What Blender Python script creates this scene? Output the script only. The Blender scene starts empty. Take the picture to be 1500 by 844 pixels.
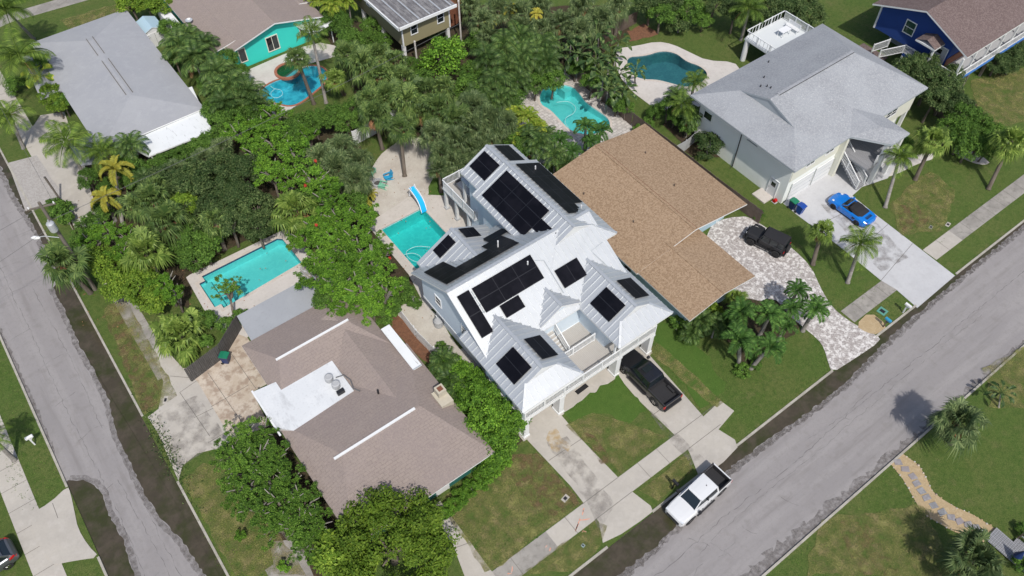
import bpy, math, random
from math import sin, cos, pi, radians as RD
from mathutils import Vector, Matrix, Euler
from mathutils.geometry import tessellate_polygon
random.seed(7)
S = bpy.context.scene
COL = S.collection
# ------------------------------------------------------------------ camera
CAMH = 58.0
FPX = 1193.7
PITCH = RD(52.415); YAW = RD(-36.926)
cam = bpy.data.objects.new('camera', bpy.data.cameras.new('camera'))
COL.objects.link(cam)
cam.location = (0, 0, CAMH)
cam.rotation_euler = (pi/2 - PITCH, 0, YAW)
cam.data.sensor_width = 36.0
cam.data.lens = 36.0*FPX/1500.0
cam.data.clip_start = 0.5; cam.data.clip_end = 2000
S.camera = cam
# ------------------------------------------------------------------ light
SUN_AZ = RD(250.0); SUN_EL = RD(54.0)
sd = Vector((cos(SUN_AZ)*cos(SUN_EL), sin(SUN_AZ)*cos(SUN_EL), sin(SUN_EL)))
W = bpy.data.worlds.new('World'); S.world = W; W.use_nodes = True
nt = W.node_tree; nt.nodes.clear()
sky = nt.nodes.new('ShaderNodeTexSky'); sky.sky_type = 'NISHITA'; sky.sun_disc = False
sky.sun_elevation = SUN_EL; sky.sun_rotation = math.atan2(sd.x, sd.y)
sky.air_density = 1.0; sky.dust_density = 2.5; sky.ozone_density = 1.0
bg = nt.nodes.new('ShaderNodeBackground'); bg.inputs[1].default_value = 0.125
wo = nt.nodes.new('ShaderNodeOutputWorld')
nt.links.new(sky.outputs[0], bg.inputs[0]); nt.links.new(bg.outputs[0], wo.inputs[0])
sl = bpy.data.lights.new('sun', 'SUN'); sl.energy = 3.4; sl.angle = RD(0.9); sl.color = (1.0, 0.955, 0.89)
so = bpy.data.objects.new('sun', sl); COL.objects.link(so); so.location = (0, 0, 80)
so.rotation_euler = (-sd).to_track_quat('-Z', 'Y').to_euler()
S.view_settings.view_transform = 'Standard'; S.view_settings.look = 'None'
S.view_settings.exposure = 0.0; S.view_settings.gamma = 1.0
S.view_settings.use_curve_mapping = False
S.render.engine = 'CYCLES'
S.cycles.max_bounces = 6; S.cycles.transparent_max_bounces = 8; S.cycles.caustics_reflective = False; S.cycles.caustics_refractive = False
# ------------------------------------------------------------------ surveying helper: picture point -> world point at a known height
_RX = Matrix.Rotation(YAW, 3, 'Z') @ Matrix.Rotation(pi/2 - PITCH, 3, 'X')
def G(px, py, z=0.0):
    d = _RX @ Vector(((px-750)/FPX, -(py-422)/FPX, -1.0))
    t = (CAMH - z)/(-d.z)
    return (d.x*t, d.y*t)
def GP(pts, z=0.0): return [G(a, b, z) for a, b in pts]
def smooth(pts, n=2):
    for _ in range(n):
        q = []
        for i in range(len(pts)):
            a = pts[i]; b = pts[(i+1) % len(pts)]
            q += [(a[0]*.75+b[0]*.25, a[1]*.75+b[1]*.25), (a[0]*.25+b[0]*.75, a[1]*.25+b[1]*.75)]
        pts = q
    return pts
# ------------------------------------------------------------------ materials
def mat(name, col, rough=.8, var=(), bump=None, metal=0.0, spec=.5, coords='pos', island=None, objr=None, transl=0.0, brick=None, emis=None, alpha=None):
    m = bpy.data.materials.new(name); m.use_nodes = True
    t = m.node_tree; t.nodes.clear(); N = t.nodes; L = t.links
    out = N.new('ShaderNodeOutputMaterial'); b = N.new('ShaderNodeBsdfPrincipled')
    L.new(b.outputs[0], out.inputs[0])
    b.inputs['Roughness'].default_value = rough; b.inputs['Metallic'].default_value = metal
    b.inputs['Specular IOR Level'].default_value = spec
    if coords == 'pos':
        g = N.new('ShaderNodeNewGeometry'); vec = g.outputs['Position']
    else:
        g = N.new('ShaderNodeTexCoord'); vec = g.outputs['Object']
    cur = None
    def mixc(fac, c2, strength=1.0):
        nonlocal cur
        mx = N.new('ShaderNodeMix'); mx.data_type = 'RGBA'
        if cur is None: mx.inputs[6].default_value = (*col, 1)
        else: L.new(cur, mx.inputs[6])
        mx.inputs[7].default_value = (*c2, 1)
        if strength != 1.0:
            mm = N.new('ShaderNodeMath'); mm.operation = 'MULTIPLY'; L.new(fac, mm.inputs[0]); mm.inputs[1].default_value = strength; fac = mm.outputs[0]
        L.new(fac, mx.inputs[0]); cur = mx.outputs[2]
    if brick:
        bw, bh, c2, c3, rot = brick
        mp = N.new('ShaderNodeMapping'); mp.inputs['Rotation'].default_value = (0, 0, rot); L.new(vec, mp.inputs[0])
        br = N.new('ShaderNodeTexBrick'); L.new(mp.outputs[0], br.inputs[0])
        br.inputs['Color1'].default_value = (*col, 1); br.inputs['Color2'].default_value = (*c2, 1); br.inputs['Mortar'].default_value = (*c3, 1)
        br.inputs['Scale'].default_value = 1.0; br.inputs['Brick Width'].default_value = bw; br.inputs['Row Height'].default_value = bh
        br.inputs['Mortar Size'].default_value = min(bw, bh)*.08; br.inputs['Bias'].default_value = 0.0
        cur = br.outputs[0]
    for v in var:   # (scale, lo, hi, colour, strength[, stretch])
        sc, lo, hi, c2, st = v[:5]
        vv = vec
        if len(v) > 5:
            mp = N.new('ShaderNodeMapping'); mp.inputs['Scale'].default_value = v[5]; L.new(vec, mp.inputs[0]); vv = mp.outputs[0]
        n = N.new('ShaderNodeTexNoise'); n.inputs['Scale'].default_value = sc; n.inputs['Detail'].default_value = 4; n.inputs['Roughness'].default_value = .6
        L.new(vv, n.inputs[0])
        r = N.new('ShaderNodeMapRange'); r.inputs[1].default_value = lo; r.inputs[2].default_value = hi; L.new(n.outputs[0], r.inputs[0])
        mixc(r.outputs[0], c2, st)
    if island:
        g2 = N.new('ShaderNodeNewGeometry'); pw = N.new('ShaderNodeMath'); pw.operation = 'POWER'; pw.inputs[1].default_value = 2.2; L.new(g2.outputs['Random Per Island'], pw.inputs[0]); mixc(pw.outputs[0], island[0], island[1])
    if objr:
        oi = N.new('ShaderNodeObjectInfo'); mixc(oi.outputs['Random'], objr[0], objr[1])
    if cur is None: b.inputs['Base Color'].default_value = (*col, 1)
    else: L.new(cur, b.inputs['Base Color'])
    if bump:
        n = N.new('ShaderNodeTexNoise'); n.inputs['Scale'].default_value = bump[0]; n.inputs['Detail'].default_value = 3; L.new(vec, n.inputs[0])
        bp = N.new('ShaderNodeBump'); bp.inputs['Strength'].default_value = bump[1]; bp.inputs['Distance'].default_value = bump[2] if len(bump) > 2 else .05
        L.new(n.outputs[0], bp.inputs['Height']); L.new(bp.outputs[0], b.inputs['Normal'])
    if alpha:
        n = N.new('ShaderNodeTexNoise'); n.inputs['Scale'].default_value = alpha[0]; n.inputs['Detail'].default_value = 6; n.inputs['Roughness'].default_value = .65; L.new(vec, n.inputs[0])
        r = N.new('ShaderNodeMapRange'); r.inputs[1].default_value = alpha[1]; r.inputs[2].default_value = alpha[2]; L.new(n.outputs[0], r.inputs[0])
        tp = N.new('ShaderNodeBsdfTransparent'); ms = N.new('ShaderNodeMixShader'); L.new(r.outputs[0], ms.inputs[0]); L.new(tp.outputs[0], ms.inputs[1]); L.new(b.outputs[0], ms.inputs[2]); L.new(ms.outputs[0], out.inputs[0])
    if transl > 0:
        tr = N.new('ShaderNodeBsdfTranslucent')
        if cur is None: tr.inputs[0].default_value = (*col, 1)
        else: L.new(cur, tr.inputs[0])
        ms = N.new('ShaderNodeMixShader'); ms.inputs[0].default_value = transl
        L.new(b.outputs[0], ms.inputs[1]); L.new(tr.outputs[0], ms.inputs[2]); L.new(ms.outputs[0], out.inputs[0])
    return m
def water_mat(name, tint, rough=.03, bs=2.6, bst=.22):
    m = bpy.data.materials.new(name); m.use_nodes = True
    t = m.node_tree; t.nodes.clear(); N = t.nodes; L = t.links
    out = N.new('ShaderNodeOutputMaterial'); tr = N.new('ShaderNodeBsdfTransparent'); tr.inputs[0].default_value = (*tint, 1)
    gl = N.new('ShaderNodeBsdfGlossy'); gl.inputs['Roughness'].default_value = rough; gl.inputs[0].default_value = (1, 1, 1, 1)
    g = N.new('ShaderNodeNewGeometry'); n = N.new('ShaderNodeTexNoise'); n.inputs['Scale'].default_value = bs; n.inputs['Detail'].default_value = 3
    L.new(g.outputs['Position'], n.inputs[0]); bp = N.new('ShaderNodeBump'); bp.inputs['Strength'].default_value = bst; bp.inputs['Distance'].default_value = .05
    L.new(n.outputs[0], bp.inputs['Height']); L.new(bp.outputs[0], gl.inputs['Normal'])
    fr = N.new('ShaderNodeFresnel'); fr.inputs[0].default_value = 1.33; L.new(bp.outputs[0], fr.inputs['Normal'])
    mx = N.new('ShaderNodeMixShader'); L.new(fr.outputs[0], mx.inputs[0]); L.new(tr.outputs[0], mx.inputs[1]); L.new(gl.outputs[0], mx.inputs[2]); L.new(mx.outputs[0], out.inputs[0])
    return m
M = {}
M['grass'] = mat('grass', (.098, .162, .034), .9, [(.09, .38, .62, (.124, .160, .040), .8), (.30, .46, .64, (.165, .180, .058), .75), (.75, .56, .72, (.23, .19, .095), .5), (2.6, .46, .66, (.060, .118, .020), .75), (7, .45, .65, (.145, .180, .052), .6), (16, .42, .62, (.045, .085, .016), .7)], (22, 1.0, .10), spec=.2)
M['lush'] = mat('lush_grass', (.074, .150, .024), .9, [(.5, .4, .7, (.100, .160, .032), .7), (2.5, .48, .66, (.052, .112, .017), .6), (9, .42, .66, (.110, .17, .040), .5), (17, .42, .62, (.040, .085, .014), .6)], (22, .9, .08), spec=.2)
M['soil'] = mat('leaf_litter', (.060, .044, .028), .95, [(1.3, .4, .65, (.035, .045, .016), .8), (7, .45, .7, (.12, .085, .055), .6), (20, .5, .7, (.02, .016, .01), .6)], (14, .8, .08), spec=.2)
M['mulch'] = mat('red_mulch', (.20, .095, .055), .95, [(5, .4, .7, (.10, .055, .035), .8), (18, .5, .7, (.30, .18, .12), .6)], (20, .8, .06), spec=.2)
def _asph(n, st): return mat(n, (.300, .284, .282), .9, [(.12, .4, .65, (.262, .248, .248), .8), (.9, .46, .62, (.355, .338, .332), .6, st), (1.7, .55, .70, (.205, .19, .182), .55, st), (1.1, .54, .70, (.215, .20, .19), .5), (4, .52, .7, (.24, .225, .222), .5), (30, .38, .66, (.205, .195, .195), .6)], (60, .5, .02), spec=.2)
M['asphalt'] = _asph('asphalt', (.10, 1, 1)); M['asphalt_s'] = _asph('side_asphalt', (1, .10, 1))
M['crack'] = mat('tar_crack', (.14, .13, .13), .9, [(1.4, .42, .58, (.25, .24, .24), .9)])
M['patch'] = mat('asphalt_stain', (.15, .13, .12), .8, [(1.5, .4, .6, (.22, .21, .21), .8), (8, .4, .7, (.10, .085, .075), .6)])
M['conc'] = mat('concrete', (.46, .43, .38), .85, [(.3, .4, .65, (.38, .355, .32), .8), (1.6, .5, .7, (.52, .49, .45), .5), (6, .5, .75, (.33, .30, .27), .35), (45, .4, .7, (.38, .36, .33), .4)], (50, .3, .02), spec=.3)
M['conc_old'] = mat('weathered_concrete', (.26, .245, .225), .9, [(.6, .38, .6, (.36, .34, .31), .9), (3, .5, .7, (.17, .16, .14), .6), (45, .4, .7, (.2, .19, .17), .4)], (50, .3, .02), spec=.3)
M['conc_new'] = mat('pale_concrete', (.50, .505, .515), .8, [(.35, .4, .65, (.45, .455, .47), .8), (1.1, .5, .7, (.41, .41, .42), .5), (6, .5, .75, (.38, .38, .39), .4)], (50, .25, .02), spec=.3)
M['conc_stain'] = mat('stained_concrete', (.45, .38, .30), .9, [(.5, .4, .6, (.56, .50, .42), .8), (1.5, .48, .62, (.26, .19, .14), .7), (7, .5, .7, (.36, .26, .2), .5)], (50, .3, .02), spec=.3)
M['joint'] = mat('joint', (.14, .13, .115), .9)
M['kerb'] = mat('kerb_concrete', (.42, .40, .35), .9, [(1.2, .4, .65, (.30, .28, .24), .8), (8, .5, .7, (.2, .185, .16), .5)], spec=.3)
M['rust'] = mat('rust_stain', (.36, .27, .15), .9, [(2.5, .35, .65, (.46, .42, .36), 1.0)])
M['orange'] = mat('orange_marking_paint', (.75, .25, .14), .8, [(9, .42, .6, (.45, .40, .35), 1.0)])
M['paver_g'] = mat('grey_paver', (.36, .34, .32), .85, [(1.0, .4, .6, (.31, .29, .27), .7), (6, .45, .6, (.44, .42, .40), .6), (9, .55, .66, (.2, .19, .175), .5)], spec=.3)
M['paver'] = mat('shell_paver', (.40, .37, .35), .85, [(1.0, .4, .6, (.33, .30, .285), .7), (3.2, .48, .58, (.66, .64, .62), .9), (5.5, .52, .62, (.23, .205, .195), .75)], (9, .4, .03), brick=(.30, .18, (.52, .49, .47), (.22, .2, .19), .5))
M['wet'] = mat('wet_grime', (.062, .052, .036), .14, [(.35, .42, .58, (.040, .046, .016), .9), (1.0, .44, .66, (.088, .072, .054), .75), (3, .48, .75, (.042, .036, .026), .5)], (2, .05, .02), spec=.35)
M['damp'] = mat('damp_edge', (.16, .145, .135), .75, [(9, .45, .7, (.12, .105, .095), .6)], alpha=(2.6, .36, .82))
M['dry'] = mat('dry_grass', (.27, .265, .095), .95, [(1.2, .45, .62, (.30, .235, .125), .7), (9, .45, .62, (.14, .155, .045), .7)], (22, 1.0, .08), spec=.15, alpha=(1.0, .34, .72))
M['bare'] = mat('bare_soil_patch', (.24, .155, .095), .95, [(6, .42, .6, (.15, .12, .05), .8)], (22, 1.0, .08), spec=.15, alpha=(1.5, .46, .74))
M['oil'] = mat('tyre_and_oil_stain', (.24, .22, .20), .8, alpha=(1.1, .42, .95))
M['sand'] = mat('white_sand', (.52, .49, .435), .95, [(.5, .4, .65, (.42, .375, .325), .8), (3, .55, .75, (.60, .57, .53), .5), (9, .6, .72, (.18, .17, .09), .5)], (12, .6, .05), spec=.2)
M['tan_sand'] = mat('tan_gravel', (.42, .32, .19), .95, [(3, .45, .7, (.50, .40, .26), .7), (16, .45, .7, (.28, .2, .11), .6)], (20, .7, .04), spec=.2)
M['slate'] = mat('slate_stone', (.20, .21, .22), .7, [(2.5, .45, .6, (.30, .31, .32), .9), (6, .5, .7, (.16, .14, .15), .6)], objr=((.30, .24, .24), .6))
M['plaster'] = mat('pool_plaster', (.50, .76, .78), .6, [(.7, .4, .65, (.40, .68, .72), .7), (2.6, .50, .58, (.62, .85, .86), .6), (.4, .4, .6, (.55, .8, .8), .5)])  # the fine bright noise paints caustic light ripples into the plaster colour
M['plaster_d'] = mat('dark_pool_plaster', (.085, .20, .24), .6, [(1.2, .4, .65, (.12, .27, .30), .8), (4, .45, .65, (.06, .15, .19), .6)])
M['plaster_b'] = mat('blue_pool_plaster', (.30, .66, .74), .6, [(1.2, .42, .6, (.14, .42, .52), .9)])
M['water'] = water_mat('pool_water', (.22, .76, .73))
M['water_l'] = water_mat('pale_pool_water', (.40, .83, .82))
M['water_b'] = water_mat('blue_pool_water', (.38, .84, .90))
M['water_d'] = water_mat('dark_pool_water', (.55, .80, .80))
M['cop'] = mat('coping', (.56, .51, .46), .8, [(1.5, .4, .65, (.48, .43, .385), .7), (12, .5, .7, (.40, .36, .32), .4)])
M['cop_red'] = mat('brick_coping', (.36, .14, .085), .8, [(6, .4, .65, (.26, .10, .06), .8)])
M['tile_b'] = mat('navy_tile', (.03, .06, .16), .3)
M['deckp'] = mat('pool_deck_concrete', (.50, .467, .42), .85, [(.6, .4, .65, (.56, .52, .48), .8), (4, .5, .7, (.38, .34, .30), .4)], spec=.3)
M['deckpale'] = mat('pale_pool_deck', (.56, .53, .50), .85, [(.6, .4, .65, (.50, .47, .44), .8), (4, .52, .7, (.40, .37, .34), .4)], spec=.3)
M['pave_deck'] = mat('deck_stone', (.50, .475, .44), .85, [(2.2, .45, .58, (.36, .335, .31), .8), (5, .5, .7, (.58, .555, .52), .6)], spec=.3, brick=(.6, .4, (.56, .53, .5), (.3, .28, .26), 0))
# roofs
M['metal'] = mat('white_metal_roof', (.60, .625, .64), .46, [(.4, .4, .65, (.56, .585, .60), .7), (1.2, .5, .75, (.48, .50, .515), .35, (1, 1, 1))], spec=.6, metal=.55)
M['trimw'] = mat('white_trim', (.72, .735, .74), .55, [(2, .45, .7, (.64, .65, .655), .4)])
M['trimg'] = mat('grey_trim', (.38, .42, .45), .5)
M['sh_brown'] = mat('brown_shingle', (.300, .210, .134), .95, [(.25, .4, .62, (.262, .180, .112), .7), (2.6, .5, .62, (.225, .152, .096), .5), (5.0, .46, .54, (.39, .285, .19), .75), (8.5, .54, .60, (.185, .12, .075), .7), (14, .5, .6, (.33, .24, .165), .5)], (30, .5, .03), spec=.2)
M['sh_grey'] = mat('grey_shingle', (.315, .33, .352), .95, [(.3, .4, .62, (.245, .255, .275), .7), (6, .42, .60, (.37, .385, .405), .7), (9, .62, .67, (.60, .61, .62), .7), (12, .55, .68, (.19, .20, .215), .6)], (30, .5, .03), spec=.2)
M['sh_tan'] = mat('taupe_shingle', (.292, .245, .218), .95, [(.22, .4, .62, (.255, .213, .200), .8), (1.5, .5, .7, (.31, .26, .235), .5), (7, .45, .65, (.34, .285, .25), .5), (16, .55, .7, (.19, .15, .135), .6)], (30, .5, .03), spec=.2, brick=(.5, .25, (.27, .225, .205), (.22, .18, .16), 0))
M['sh_pale'] = mat('pale_membrane', (.345, .355, .375), .9, [(.25, .4, .62, (.315, .325, .35), .8), (1.5, .5, .7, (.38, .39, .41), .6), (9, .52, .7, (.29, .295, .31), .5), (30, .5, .7, (.24, .245, .26), .4)], (30, .3, .02), spec=.2)
M['sh_maroon'] = mat('maroon_shingle', (.155, .115, .110), .95, [(.5, .4, .62, (.13, .095, .09), .7), (5, .45, .6, (.21, .165, .155), .8), (12, .52, .66, (.08, .06, .058), .7)], (30, .5, .03), spec=.2)
M['flatw'] = mat('white_flat_roof', (.62, .64, .655), .6, [(.7, .5, .7, (.70, .715, .72), .6), (1.4, .56, .72, (.40, .41, .42), .7, (1, .35, 1)), (6, .55, .75, (.34, .35, .35), .35)])
M['flatm'] = mat('white_metal_sheet', (.72, .745, .75), .5, [(1.0, .5, .75, (.62, .645, .65), .5), (2.2, .62, .74, (.20, .20, .19), .7, (3.2, .5, 1))])
M['flatg'] = mat('grey_flat_roof', (.31, .325, .345), .8, [(.5, .45, .65, (.345, .36, .38), .7), (5, .55, .75, (.2, .2, .2), .3)])
M['rustmetal'] = mat('weathered_metal_roof', (.155, .15, .155), .6, [(2, .42, .62, (.27, .265, .265), .9, (1, .4, 1)), (7, .5, .7, (.08, .075, .08), .6)])
M['pv'] = mat('solar_glass', (.005, .0052, .008), .3, [(1, .45, .6, (.009, .009, .013), .8)], spec=.12)
M['pvframe'] = mat('solar_frame', (.014, .015, .02), .4, spec=.3)
# walls
M['w_blue'] = mat('pale_blue_siding', (.63, .72, .80), .75, [(1, .45, .7, (.60, .69, .77), .5)])
M['w_pave'] = mat('pale_green_stucco', (.80, .83, .80), .85, [(.8, .4, .7, (.75, .78, .75), .5)])
M['w_cream'] = mat('cream_panel', (.66, .66, .57), .8)
M['ch_cream'] = mat('chimney_render', (.48, .44, .35), .9, [(2, .4, .7, (.40, .36, .29), .6)])
M['w_teal'] = mat('teal_stucco', (.035, .60, .52), .8, [(1, .4, .7, (.03, .55, .48), .5)])
M['w_dteal'] = mat('dark_teal_stucco', (.02, .13, .11), .8)
M['w_navy'] = mat('navy_siding', (.022, .060, .235), .8, [(1, .4, .7, (.020, .052, .205), .6)], spec=.3)
M['w_blue_trim'] = mat('bright_blue_trim', (.06, .20, .55), .7)
M['w_olive'] = mat('olive_siding', (.26, .235, .135), .85, [(1, .4, .7, (.24, .215, .12), .5)])
M['w_grey'] = mat('grey_stucco', (.40, .41, .42), .85, [(1.2, .4, .7, (.34, .35, .36), .5)])
M['w_cyan'] = mat('pale_cyan_stucco', (.36, .50, .58), .85)
M['w_white'] = mat('white_stucco', (.68, .69, .69), .8, [(1.5, .4, .7, (.62, .63, .63), .5)])
M['glass'] = mat('window_glass', (.012, .018, .022), .08, spec=.8)
M['glassg'] = mat('green_glass', (.03, .07, .05), .1, spec=.7)
M['deckf'] = mat('composite_decking', (.42, .40, .37), .8, [(2, .45, .7, (.38, .36, .335), .5)], brick=(5, .14, (.41, .39, .36), (.33, .31, .285), pi/2))
M['deckgrey'] = mat('grey_decking', (.24, .245, .26), .8, brick=(5, .15, (.28, .285, .3), (.09, .09, .1), pi/2+.0))
M['deckwhite'] = mat('white_decking', (.60, .63, .64), .7)
M['redwood'] = mat('redwood', (.19, .072, .038), .8, [(3, .4, .7, (.13, .05, .03), .6, (1, 5, 1))])
M['fence_d'] = mat('dark_weathered_wood', (.075, .070, .068), .9, [(3, .4, .7, (.13, .125, .12), .8, (3, 3, .4)), (14, .45, .7, (.04, .036, .033), .7)], brick=(.14, 3, (.10, .095, .09), (.02, .02, .02), 0))
M['fence_b'] = mat('grey_brown_wood', (.115, .085, .068), .9, [(3, .4, .7, (.15, .12, .10), .8)])
M['wood'] = mat('pole_wood', (.14, .12, .10), .9, [(2, .4, .7, (.20, .18, .155), .8, (4, 4, .3))])
M['greymetal'] = mat('grey_metal', (.42, .44, .46), .4, metal=.4)
M['galv'] = mat('galvanised', (.5, .52, .54), .45, metal=.3)
M['black'] = mat('black_plastic', (.018, .018, .02), .5)
M['cable'] = mat('cable', (.12, .12, .12), .6)
M['whitep'] = mat('white_plastic', (.75, .76, .77), .4)
M['hose'] = mat('pool_hose', (.50, .72, .74), .5)
# plants
def leafm(name, c, c2, c3, tr=.25, rough=.6, objs=.5):
    c, c2, c3 = (tuple(min(.6, a*k) for a in x) for x, k in ((c, 1.35), (c2, 1.05), (c3, 2.9)))
    return mat(name, c, rough, [(2.2, .4, .6, c2, .8)], None, spec=.18, coords='obj', island=(c3, .85), objr=(c2, objs), transl=tr*.8)
M['lf_bright'] = leafm('bright_leaf', (.058, .140, .013), (.030, .080, .009), (.105, .190, .020))
M['lf_mid'] = leafm('mid_leaf', (.050, .112, .016), (.030, .074, .012), (.088, .150, .026))
M['lf_dark'] = leafm('dark_leaf', (.030, .064, .016), (.017, .040, .011), (.080, .105, .038))
M['lf_yel'] = leafm('yellow_green_leaf', (.080, .150, .013), (.052, .105, .011), (.125, .175, .022))
M['lf_olive'] = leafm('olive_leaf', (.076, .138, .011), (.050, .098, .009), (.108, .150, .018))
M['lf_fr'] = leafm('thick_green_leaf', (.050, .110, .013), (.026, .066, .009), (.085, .150, .020))
M['lf_gold'] = leafm('golden_frond', (.30, .24, .03), (.18, .20, .03), (.36, .25, .04))
M['lf_fan'] = leafm('fan_leaf', (.050, .094, .022), (.040, .076, .022), (.105, .140, .040), .22, .55)
M['lf_fanb'] = leafm('bright_fan_leaf', (.095, .155, .026), (.070, .125, .022), (.150, .190, .045), .25, .45)
M['lf_fangrey'] = leafm('grey_fan_leaf', (.050, .082, .030), (.040, .070, .024), (.105, .130, .055), .18, .55)
M['lf_coco'] = leafm('coconut_frond', (.062, .115, .016), (.040, .082, .013), (.110, .150, .026))
M['lf_xmas'] = leafm('dark_plume_frond', (.030, .080, .014), (.022, .062, .012), (.062, .115, .024))
M['lf_lime'] = leafm('lime_frond', (.14, .21, .022), (.10, .18, .02), (.22, .26, .03))
M['lf_ban'] = leafm('paddle_leaf', (.028, .062, .018), (.020, .046, .014), (.085, .115, .038), .2, .5)
M['lf_kentia'] = leafm('kentia_frond', (.030, .070, .016), (.022, .052, .013), (.080, .115, .030), .2, .5)
M['dead'] = mat('dead_frond', (.30, .15, .07), .9, island=((.14, .08, .045), .8))
M['bark'] = mat('bark', (.16, .135, .11), .95, [(5, .4, .65, (.09, .07, .055), .8)], (9, .6, .05), coords='obj')
M['bark_g'] = mat('grey_palm_bark', (.28, .265, .245), .9, [(3, .4, .65, (.17, .15, .135), .8, (1, 1, 6))], (8, .5, .04), coords='obj')
M['stem'] = mat('pale_stem', (.27, .25, .22), .9, [(4, .4, .65, (.25, .23, .2), .7)])
M['flower'] = mat('red_flower', (.50, .05, .03), .7)
# ------------------------------------------------------------------ mesh builder
class MB:
    def __init__(s): s.v = []; s.f = []; s.m = []; s.mats = []
    def mi(s, m):
        m = M[m] if isinstance(m, str) else m
        if m not in s.mats: s.mats.append(m)
        return s.mats.index(m)
    def add(s, vs, fs, m):
        k = len(s.v); i = s.mi(m); s.v += [tuple(v) for v in vs]
        for f in fs: s.f.append([k+a for a in f]); s.m.append(i)
    def box(s, x0, x1, y0, y1, z0, z1, m):
        s.add([(x0,y0,z0),(x1,y0,z0),(x1,y1,z0),(x0,y1,z0),(x0,y0,z1),(x1,y0,z1),(x1,y1,z1),(x0,y1,z1)],
              [(3,2,1,0),(4,5,6,7),(0,1,5,4),(1,2,6,5),(2,3,7,6),(3,0,4,7)], m)
    def bar(s, a, b, w, h, m, up=(0,0,1)):
        a = Vector(a); b = Vector(b); d = (b-a)
        if d.length < 1e-6: return
        d.normalize(); u = Vector(up)
        if abs(d.dot(u)) > .98: u = Vector((1, 0, 0))
        r = d.cross(u).normalized(); u = r.cross(d)
        vs = []
        for p in (a, b):
            for sx, sz in ((-1,-1),(1,-1),(1,1),(-1,1)): vs.append(p + r*sx*w/2 + u*sz*h/2)
        s.add(vs, [(0,1,2,3),(7,6,5,4),(0,4,5,1),(1,5,6,2),(2,6,7,3),(3,7,4,0)], m)
    def prism(s, poly, z0, z1, m, top=None):
        n = len(poly)
        area = sum(poly[i][0]*poly[(i+1)%n][1]-poly[(i+1)%n][0]*poly[i][1] for i in range(n))
        if area < 0: poly = poly[::-1]
        vs = [(x, y, z0) for x, y in poly] + [(x, y, z1) for x, y in poly]
        s.add(vs, [(i, (i+1) % n, n+(i+1) % n, n+i) for i in range(n)], m)
        s.sheet(poly, z1, top or m)
    def sheet(s, poly, z, m, holes=()):
        loops = [[Vector((x, y, 0)) for x, y in p] for p in [poly, *holes]]
        tr = tessellate_polygon(loops); pts = [p for l in loops for p in l]
        fs = []
        for t in tr:
            a, b, c = (pts[i] for i in t)
            if (b-a).cross(c-a).z < 0: t = (t[0], t[2], t[1])
            fs.append(tuple(t))
        s.add([(p.x, p.y, z) for p in pts], fs, m)
    def profile(s, prof, axis, a0, a1, m):      # extrude a closed (b,z) profile along an axis
        n = len(prof)
        def P(a, b, z): return (a, b, z) if axis == 'x' else (b, a, z)
        vs = [P(a0, b, z) for b, z in prof] + [P(a1, b, z) for b, z in prof]
        s.add(vs, [tuple(range(n)), tuple(range(2*n-1, n-1, -1))] + [(i, n+i, n+(i+1) % n, (i+1) % n) for i in range(n)], m)
    def tube(s, pts, r, m, n=6, caps=True):
        pts = [Vector(p) for p in pts]; rs = r if isinstance(r, (list, tuple)) else [r]*len(pts)
        vs = []
        for i, p in enumerate(pts):
            d = (pts[min(i+1, len(pts)-1)] - pts[max(i-1, 0)]).normalized()
            u = Vector((0, 0, 1)) if abs(d.z) < .95 else Vector((1, 0, 0))
            a = d.cross(u).normalized(); b = a.cross(d)
            for k in range(n): vs.append(p + (a*cos(2*pi*k/n) + b*sin(2*pi*k/n))*rs[i])
        fs = []
        for i in range(len(pts)-1):
            for k in range(n): fs.append((i*n+k, i*n+(k+1) % n, (i+1)*n+(k+1) % n, (i+1)*n+k))
        if caps: fs += [tuple(range(n-1, -1, -1)), tuple((len(pts)-1)*n+k for k in range(n))]
        s.add(vs, fs, m)
    def lathe(s, prof, c, m, n=16):     # prof (r,z)
        vs = []
        for r, z in prof:
            for k in range(n): vs.append((c[0]+r*cos(2*pi*k/n), c[1]+r*sin(2*pi*k/n), c[2]+z))
        fs = [(i*n+k, i*n+(k+1) % n, (i+1)*n+(k+1) % n, (i+1)*n+k) for i in range(len(prof)-1) for k in range(n)]
        fs += [tuple(range(n-1, -1, -1)), tuple((len(prof)-1)*n+k for k in range(n))]
        s.add(vs, fs, m)
    def ribbon(s, pts, w, z, m):
        vs = []
        for i, p in enumerate(pts):
            a = Vector(pts[max(i-1, 0)]); b = Vector(pts[min(i+1, len(pts)-1)]); d = (b-a).normalized(); q = Vector((-d.y, d.x))*w/2
            vs += [(p[0]-q.x, p[1]-q.y, z), (p[0]+q.x, p[1]+q.y, z)]
        s.add(vs, [(2*i+1, 2*i, 2*i+2, 2*i+3) for i in range(len(pts)-1)], m)
    def build(s, name, parent=None, smooth=False, **props):
        me = bpy.data.meshes.new(name); me.from_pydata([tuple(v) for v in s.v], [], s.f)
        for m in s.mats: me.materials.append(m)
        me.polygons.foreach_set('material_index', s.m)
        if smooth: me.polygons.foreach_set('use_smooth', [True]*len(s.f))
        me.update()
        o = bpy.data.objects.new(name, me); COL.objects.link(o)
        if parent: o.parent = parent
        for k, v in props.items(): o[k] = v
        return o
def link(name, me, parent=None, loc=(0,0,0), rot=(0,0,0), sc=(1,1,1)):
    o = bpy.data.objects.new(name, me); COL.objects.link(o); o.parent = parent
    o.location = loc; o.rotation_euler = rot; o.scale = sc
    return o
def thing(name, label, cat, loc=(0,0,0), rz=0.0, group=None):
    o = bpy.data.objects.new(name, None); COL.objects.link(o); o.empty_display_size = .3
    o.location = loc; o.rotation_euler = (0, 0, rz); o['label'] = label; o['category'] = cat
    if group: o['group'] = group
    return o
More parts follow.
